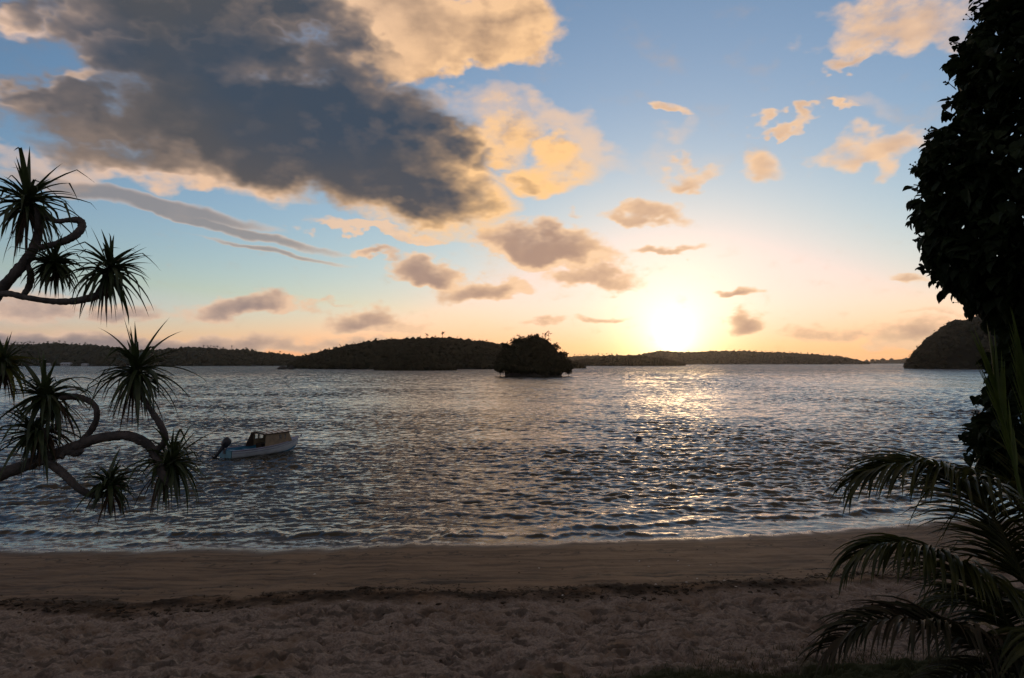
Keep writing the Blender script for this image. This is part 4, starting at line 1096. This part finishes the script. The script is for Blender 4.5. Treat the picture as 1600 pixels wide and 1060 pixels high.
def build_coconut():
    D = 6.1; sc = D / FPX
    def P(px, py, of=0.0): return np.array(at_depth(px, py, D + of)[:])
    cx = P(1655, 1040, 0.25); gz = float(beach_base(cx[:1], cx[1:2])[0][0])
    root = empty('coconut_palm', (cx[0], cx[1], gz)); tag(root, 'young coconut palm with arching fronds in the lower right corner', 'palm tree')
    mb = MB(); tube(mb, spline([(cx[0], cx[1], gz - 0.25), (cx[0] - 0.02, cx[1], gz + 0.15), cx, cx + np.array([-0.03, 0, 0.25])], 10), np.linspace(0.17, 0.08, 10), 10, 0.15)
    mesh_obj('trunk', mb.mesh('trunk', True), M_RACHIS, root)
    # fronds: rachis points, leaflets a side, leaflet length px, droop, material, singled leaflets, lean of the two rows
    fr = [
        ([(1650, 1010, .2), (1612, 930, .1), (1585, 870, 0), (1552, 808, -.1), (1508, 762, -.2), (1455, 733, -.25), (1402, 728, -.3), (1356, 742, -.3), (1326, 768, -.3)], 104, 150, 0.24, M_FROND, True),
        ([(1648, 1040, .2), (1606, 1010, 0), (1565, 955, -.2), (1520, 905, -.4), (1470, 870, -.5), (1420, 853, -.6), (1372, 853, -.65), (1335, 872, -.65), (1314, 893, -.65)], 98, 125, 0.28, M_FROND, True),
        ([(1640, 1058, .1), (1590, 1040, -.3), (1540, 1012, -.6), (1480, 986, -.8), (1420, 974, -.9), (1365, 976, -.95), (1318, 1000, -1.0), (1278, 1036, -1.0)], 88, 110, 0.26, M_FRONDDRY, True),
        ([(1655, 1000, .3), (1640, 900, .4), (1648, 800, .4), (1690, 715, .4), (1760, 670, .4), (1850, 660, .4)], 60, 170, 0.10, M_FROND, False),
        ([(1650, 1020, .5), (1600, 960, .9), (1540, 930, 1.2), (1480, 930, 1.4), (1430, 955, 1.5)], 44, 95, 0.3, M_FROND, False),
        ([(1660, 1010, .4), (1630, 880, .7), (1600, 800, .8), (1545, 752, .9), (1490, 742, 1.0), (1440, 760, 1.0)], 72, 115, 0.2, M_FROND, False),
        ([(1665, 1030, .3), (1720, 930, .2), (1790, 880, 0), (1880, 900, -.2), (1960, 980, -.3)], 40, 110, 0.25, M_FROND, False),
        ([(1670, 1040, .5), (1700, 900, 1.0), (1730, 800, 1.5), (1760, 760, 2.0), (1780, 790, 2.5)], 40, 110, 0.25, M_FROND, False),
        ([(1655, 1050, 0.1), (1650, 1010, -.6), (1640, 1000, -1.2), (1640, 1060, -1.8)], 30, 110, 0.25, M_FROND, False),
        ([(1650, 1050, .1), (1600, 1050, -.2), (1545, 1048, -.4), (1480, 1060, -.5), (1410, 1100, -.6)], 36, 70, 0.25, M_FRONDDRY, False),
    ]
    pr = random.Random(9); mass = {}
    for (pts, n, Lp, dr, mat, single) in fr:
        q = spline([P(*p) for p in pts], 60)
        seg = np.linalg.norm(np.diff(q, axis=0), axis=1); s = np.concatenate([[0], np.cumsum(seg)]); s /= s[-1]
        mb = MB(); tube(mb, q[::2], np.interp(s[::2], [0, 0.15, 1], [0.032, 0.019, 0.004]), 6)
        fo = mesh_obj('frond', mb.mesh('frond', True), M_RACHIS, root, q[0])
        for k in range(n):
            t = 0.20 + 0.75 * (k + 0.5) / n
            b = np.array([np.interp(t, s, q[:, i]) for i in range(3)]); b2 = np.array([np.interp(min(1, t + .02), s, q[:, i]) for i in range(3)])
            b1 = np.array([np.interp(t - .02, s, q[:, i]) for i in range(3)])
            tg = b2 - b1; tg /= np.linalg.norm(tg)
            side = np.cross(tg, [0, 0, 1.0]); side /= np.linalg.norm(side) + 1e-6; up = np.cross(side, tg)
            for sg in (-1, 1):
                out = 1.05 - 0.55 * t
                d = side * sg * out + tg * (0.55 + 0.5 * t) + up * (0.22 if mat is not M_FRONDDRY else 0.5) + rng.standard_normal(3) * 0.09
                L = Lp * sc * (0.28 + 0.80 * math.sin(math.pi * min(1, 0.20 + 0.76 * t))) * pr.uniform(0.86, 1.1)
                crook = mat is M_FRONDDRY
                v, f = blade(b, d, L, 0.058 * pr.uniform(0.8, 1.15) * (1 - 0.35 * t), dr * pr.uniform(0.7, 1.3), 7, (pr.choice([.33, .5]), 1.6) if (pr.random() < (0.35 if crook else 0.12)) else None, 0.28, 1.2, pr.uniform(-.6, .6) * (2 if crook else 1))
                if single and (k % 2 == 0 and sg < 0 or k % 3 == 0) and n_single[0] < 298:
                    mesh_obj('leaflet', np_mesh('leaflet', v, f, True), mat, fo, b); n_single[0] += 1
                else: mass.setdefault(mat.name, (MB(), mat))[0].add(v, f)
    # upright unopened frond
    for (pts, n, single) in (([(1655, 1000, .2), (1612, 850, .3), (1588, 740, .35), (1566, 650, .35), (1548, 572, .35)], 16, False), ([(1660, 1000, .3), (1630, 820, .5), (1612, 700, .55), (1602, 620, .55), (1600, 560, .5)], 16, False)):
        q = spline([P(*p) for p in pts], 40); s = np.linspace(0, 1, 40)
        mb = MB(); tube(mb, q[::2], np.interp(s[::2], [0, 0.3, 1], [0.034, 0.022, 0.005]), 6); fo = mesh_obj('young_frond', mb.mesh('young_frond', True), M_SPEAR, root, q[0])
        for k in range(n):
            t = 0.50 + 0.45 * k / n; b = np.array([np.interp(t, s, q[:, i]) for i in range(3)]); tg = q[min(39, int(t * 39) + 1)] - q[int(t * 39) - 1]; tg /= np.linalg.norm(tg)
            for sg in (-1, 1):
                d = tg + np.array([sg * 0.16, rng.uniform(-.1, .1), 0.0]); v, f = blade(b, d, 0.62 * pr.uniform(.7, 1.1), 0.034, 0.03, 6, None, 0.3, 1.2)
                mesh_obj('young_leaflet', np_mesh('young_leaflet', v, f, True), M_SPEAR, fo, b)
    for nm, (mb, mat) in mass.items():
        o = mesh_obj('leaflet_mass', mb.mesh('leaflet_mass', True), mat, root); o['kind'] = 'stuff'
n_single = [0]
build_coconut()

# ------------------------------------------------------------------ big broadleaf tree on the right
M_BLEAF = material('broad_leaf', (0.012, 0.020, 0.008), 0.55, 0.0, 3.0, 0.12, transl=0.2, base2=(0.022, 0.034, 0.011), coords='World')
M_TRUNK = material('tree_bark', (0.06, 0.05, 0.042), 0.9, 0.3, 5.0, 0.15, bump=0.7, coords='World')

def heart_leaf(base, d, L, wid, roll):
    """cordate leaf with a pointed drooping tip: base is where the stalk joins"""
    d = np.array(d, float); d /= np.linalg.norm(d)
    s = np.cross(d, [0, 0, 1.0]); 
    if np.linalg.norm(s) < .05: s = np.array([1.0, 0, 0])
    s /= np.linalg.norm(s); u = np.cross(s, d); s2 = s * math.cos(roll) + u * math.sin(roll); u2 = np.cross(s2, d)
    o = [(-0.06, 0.22), (0.10, 0.46), (0.36, 0.50), (0.66, 0.30), (1.0, 0.0)]
    V = [base, base + d * L * 0.36 - u2 * 0.05 * L, base + d * L * 0.68 - u2 * 0.08 * L]
    for sg in (1, -1):
        for (a, b) in o[:4]: V.append(base + d * L * a + s2 * sg * b * wid * 2 * 0.5 + u2 * 0.10 * wid * b * 2)
    V.append(base + d * L - u2 * 0.16 * L)
    F = [[0, 3, 4], [0, 4, 1], [4, 5, 1], [1, 5, 6], [1, 6, 2], [2, 6, 11], [0, 8, 7], [0, 1, 8], [8, 1, 9], [1, 10, 9], [1, 2, 10], [2, 11, 10]]
    return np.array(V), np.array(F)

TREE_EDGE = [(-260, 1660), (-160, 1610), (-60, 1560), (0, 1538), (40, 1520), (80, 1492), (125, 1484), (170, 1492), (200, 1470), (225, 1440), (245, 1426), (300, 1434), (350, 1436), (400, 1434), (425, 1450), (450, 1478), (475, 1508), (500, 1536), (530, 1552), (560, 1545), (600, 1538), (640, 1530), (652, 1512), (690, 1506), (712, 1512), (730, 1540), (780, 1580), (840, 1640)]
def build_tree():
    D = 9.2; sc = D / FPX
    ey = np.array([e[0] for e in TREE_EDGE], float); ex = np.array([e[1] for e in TREE_EDGE], float)
    bx = float(at_depth(1830, 700, D + 1.2).x); by = D + 1.2; gz = float(beach_base(np.array([bx]), np.array([by]))[0][0])
    root = empty('broadleaf_tree', (bx, by, gz)); tag(root, 'tall dark broadleaf tree overhanging the right edge of the beach', 'tree')
    mb = MB(); top = np.array([bx - 0.3, by - 0.3, 11.5])
    tube(mb, spline([(bx, by, gz - 0.3), (bx + 0.1, by, gz + 2), (bx - 0.2, by, gz + 4.5), top], 14), np.linspace(0.34, 0.12, 14), 10, 0.1)
    mesh_obj('trunk', mb.mesh('trunk', True), M_TRUNK, root)
    pr = random.Random(14)
    for (px, py, of) in ((1500, 130, -.6), (1460, 250, -.9), (1460, 390, -.8), (1560, 40, .4), (1540, 480, -.5), (1530, 690, -.3), (1600, 300, -1.6), (1640, 560, -.8), (1700, 150, 1.2), (1750, 380, -1.8)):
        e = np.array(at_depth(px + 30, py + 10, D + of)[:]); b = np.array([bx, by, min(max(gz + 1.0, e[2] - 1.0), 10.5)])
        mb = MB(); tube(mb, spline([b, b * 0.55 + e * 0.45 + np.array([0, 0, 0.35]), e], 9), np.linspace(0.10, 0.016, 9), 6, 0.1); mesh_obj('limb', mb.mesh('limb', True), M_TRUNK, root)
    singles = []; mass = MB()
    def leaf_at(px, py, of, size, loose):
        b = np.array(at_depth(px, py, D + of)[:])
        d = np.array([pr.uniform(-0.9, 0.5) - (0.35 if loose else 0), pr.uniform(-0.8, 0.6), pr.uniform(-1.3, 0.25)])
        L = size * pr.uniform(0.7, 1.25)
        return heart_leaf(b, d, L, L * pr.uniform(0.72, 0.95), pr.uniform(-0.7, 0.7)), b
    # rim leaves that stand out against sky and water
    lobes = [(pr.uniform(-250, 780), pr.uniform(0, 1)) for _ in range(60)]
    for k in range(620):
        py = pr.uniform(-40, 740); e = np.interp(py, ey, ex)
        lob = 7 * math.sin(py * 0.11) + 6 * math.sin(py * 0.047 + 1.3) + 5 * math.sin(py * 0.23 + 0.6)
        px = e + 11 + lob + abs(pr.gauss(0, 14)); (v, f), b = leaf_at(px, py, pr.uniform(-.5, .5), pr.choice([0.09, 0.12, 0.14, 0.17]), True)
        if len(singles) < 298: 
            singles.append(1); mesh_obj('leaf', np_mesh('leaf', v, f, False), M_BLEAF, root, b)
        else: mass.add(v, f)
    for k in range(34):        # leafy twigs reaching out past the crown
        py0 = pr.uniform(-20, 720); e0 = np.interp(py0, ey, ex); reach = pr.uniform(2, 15); dyp = pr.uniform(-18, 14)
        tw = MB(); tube(tw, [np.array(at_depth(e0 + 30, py0 + dyp * -.6, D)[:]), np.array(at_depth(e0 - reach + 8, py0 + dyp * .6, D)[:])], [0.014, 0.007], 5); mesh_obj('twig', tw.mesh('twig'), M_TRUNK, root)
        for j in range(9):
            u = pr.random(); (v, f), b = leaf_at(e0 + 26 - (26 + reach) * u, py0 + dyp * (u - .5) * 1.3 + pr.uniform(-3, 4), pr.uniform(-.04, .04), pr.choice([.09, .12, .15]), True); mass.add(v, f)
    for k in range(19000):      # body of the crown
        py = pr.uniform(-260, 800); e = np.interp(py, ey, ex)
        u = pr.random() ** 1.25; px = e + 16 + 400 * u
        dep = 0.35 + 2.3 * math.sqrt(min(1.0, (px - e) / 260.0))
        of = -dep * (pr.random() ** 0.35) if pr.random() < 0.72 else pr.uniform(-dep, dep)
        (v, f), b = leaf_at(px, py, of, pr.choice([0.12, 0.15, 0.18]), False); mass.add(v, f)
    o = mesh_obj('crown', mass.mesh('crown'), M_BLEAF, root); o['kind'] = 'stuff'
    # twig sprays of buds at the rim
    for (px, py) in ((1461, 212), (1448, 218), (1432, 262), (1431, 274), (1480, 128), (1436, 372), (1500, 470), (1524, 645), (1490, 66), (1516, 28), (1450, 205)):
        mb = MB(); b = np.array(at_depth(px + 14, py + 12, D)[:]); e = np.array(at_depth(px, py, D)[:]); tube(mb, [b, e], [0.008, 0.004], 4)
        for k in range(7):
            q = e + rng.standard_normal(3) * 0.035; tube(mb, [b * .3 + e * .7, q], [0.003, 0.003], 3, caps=False); lump(mb, q, 0.013, 0.013, ICO1, 0.3)
        mesh_obj('bud_spray', mb.mesh('bud_spray'), M_BLEAF, root)
build_tree()

# ------------------------------------------------------------------ ground cover and strand line
M_GRASS = material('bank_grass', (0.035, 0.042, 0.014), 0.6, 0.0, 2.0, 0.2, transl=0.2, base2=(0.065, 0.062, 0.022), coords='World')
def build_grass():
    mb = MB(); n = 0; pr = random.Random(3)
    pts = []
    while len(pts) < 9000:
        x = pr.uniform(-13, 13); y = pr.uniform(4.0, 11.5)
        _d = float(np.interp(x, SHX, SHY)) - y
        edge = 13.9 + 0.5 * math.sin(x * 1.3) + 0.35 * math.sin(x * 3.1 + 1) - (0.5 if x > 1 else -0.9) - (0.9 if x > 3.5 else 0)
        if _d < edge + pr.gauss(0.3, 0.35) or (y < 6.5 and abs(x) > y * 1.0 + 0.5): continue
        pts.append((x, y))
    P_ = np.array(pts); z, _ = beach_height(P_[:, 0], P_[:, 1])
    for (x, y), zz in zip(pts, z):
        for k in range(2):
            a = pr.uniform(0, 6.28); h = pr.uniform(0.05, 0.16)
            v, f = blade((x + pr.uniform(-.04, .04), y + pr.uniform(-.04, .04), zz - 0.01), (0.5 * math.cos(a), 0.5 * math.sin(a), 1.0), h, 0.008, 0.25, 4, None, 0.1)
            mb.add(v, f)
    tag(mesh_obj('grass', mb.mesh('grass'), M_GRASS), 'short rough grass along the foot of the picture', 'grass', kind='stuff')
build_grass()

M_WEED = material('dry_seaweed', (0.030, 0.023, 0.015), 0.9, 0.0, 8.0, 0.1, base2=(0.07, 0.052, 0.033), coords='World')
def build_strand():
    mb = MB(); pr = random.Random(31); xs = []; ys = []; kinds = []
    for k in range(3800):
        x = pr.uniform(-17, 17); u = pr.random()
        if u < 0.62: d = 8.35 + pr.gauss(0, 0.30) * (0.6 + 0.6 * abs(math.sin(x * 0.8))) + 0.34 * math.sin(x * 0.6) + 0.2 * math.sin(x * 1.9 + 2)
        elif u < 0.72: d = 7.2 + pr.gauss(0, 0.12) + 0.5 * math.sin(x * 0.35 + 1)
        elif u < 0.78: d = 0.25 + abs(pr.gauss(0, 0.25))
        else: d = pr.uniform(0.5, 13.5)
        xs.append(x); ys.append(d)
    xs = np.array(xs); ds = np.array(ys); yy = shore_y(xs) - ds; z, _ = beach_height(xs, yy)
    for x, y, zz, d in zip(xs, yy, z, ds):
        near = abs(d - 8.35) < 0.7
        a = pr.uniform(0, 6.28); L = pr.uniform(0.02, 0.09) * (1.2 if near else 0.6)
        if pr.random() < 0.6:
            v, f = blade((x, y, zz + pr.uniform(0.0, 0.05 if near else 0.012)), (math.cos(a), math.sin(a), pr.uniform(-.1, .5)), L * 1.6, L * 0.35, 0.3, 4, None, 0.3); mb.add(v, f)
        else: lump(mb, (x, y, zz), L * 0.7, L * 0.28, ICO1, 0.7)
    tag(mesh_obj('stranded_weed', mb.mesh('stranded_weed'), M_WEED), 'dark weed and litter stranded along the tide line', 'seaweed', kind='stuff')
build_strand()

def on_sand(px, py):
    d = ray(px, py); lo, hi = 3.0, 60.0
    for _ in range(50):
        t = (lo + hi) / 2; p = Vector((0, 0, CAM_H)) + d * t
        z, _d = beach_height(np.array([p.x]), np.array([p.y]))
        if p.z > z[0]: lo = t
        else: hi = t
    return Vector((0, 0, CAM_H)) + d * lo

M_SHELL = material('shell', (0.55, 0.50, 0.42), 0.35, 0.2, 20.0, 0.5)
def build_small():
    p = on_sand(721, 974)
    o = empty('fallen_fruit', p); tag(o, 'tiny bright yellow fallen fruit on the trampled sand', 'fruit')
    mb = MB(); a = np.linspace(0, 2 * math.pi, 14, endpoint=False)
    mb.add(np.concatenate([np.stack([p.x + r * np.cos(a), p.y + r * np.sin(a), np.full(14, p.z + z)], -1) for r, z in ((0.003, -0.005), (0.022, 0.0), (0.032, 0.018), (0.032, 0.034), (0.022, 0.050), (0.003, 0.056))]), grid_faces(6, 14, True))
    mesh_obj('flesh', mb.mesh('flesh', True), material('yellow_fruit', (0.75, 0.55, 0.05), 0.3, 0.15, 30.0, 0.5), o)
    mb = MB(); tube(mb, [(p.x, p.y, p.z + 0.054), (p.x + 0.01, p.y, p.z + 0.075)], [0.005, 0.003], 5); mesh_obj('stalk', mb.mesh('stalk'), M_BROWN, o)
    sh = MB(); rows = []
    for j in range(5):
        t = j / 4; rows.append([(0.03 * (k / 6 - 0.5) * 2 * math.sin(math.pi * (0.15 + 0.85 * (1 - t) * 0.55)) * (1 - 0.25 * t), 0.032 * t, 0.012 * math.sin(math.pi * t) * (1.2 - ((k - 3) / 3) ** 2) + (0.0015 if k % 2 else 0)) for k in range(7)])
    sh.add(np.array(rows).reshape(-1, 3), grid_faces(5, 7)); me = sh.mesh('shell', True); me.materials.append(M_SHELL)
    spots = [(843, 888), (880, 931), (998, 877), (1060, 877), (1076, 884), (1111, 883), (1025, 914), (1072, 910), (1132, 908), (1150, 917), (983, 979), (492, 898), (545, 939), (1013, 886), (1090, 905)]
    for i, s in enumerate(spots):
        q = on_sand(*s); c = bpy.data.objects.new('shell', me); c.location = q + Vector((0, 0, 0.004)); c.rotation_euler = (0, 0, random.uniform(0, 6.28)); c.scale = (1.2, 1.2, 1.2)
        COL.objects.link(c); tag(c, 'tiny pale shell fragment lying on the beach', 'shell', 'pale shell fragments on the sand')
build_small()

# ------------------------------------------------------------------ damp sea air
def build_haze():
    mb = MB(); box(mb, (0, 1900, 36.0), (12400, 9400, 92.0))
    m = bpy.data.materials.new('sea_haze'); m.use_nodes = True; nt = m.node_tree; nt.nodes.clear()
    v = nt.nodes.new('ShaderNodeVolumePrincipled'); v.inputs['Color'].default_value = (0.95, 0.93, 0.90, 1)
    v.inputs['Density'].default_value = HAZE_DENSITY; v.inputs['Anisotropy'].default_value = 0.9
    o = nt.nodes.new('ShaderNodeOutputMaterial'); nt.links.new(v.outputs[0], o.inputs['Volume'])
    tag(mesh_obj('haze', mb.mesh('haze'), m), 'thin warm sea haze over the lagoon', None, kind='stuff')
HAZE_DENSITY = 0.000045
build_haze()
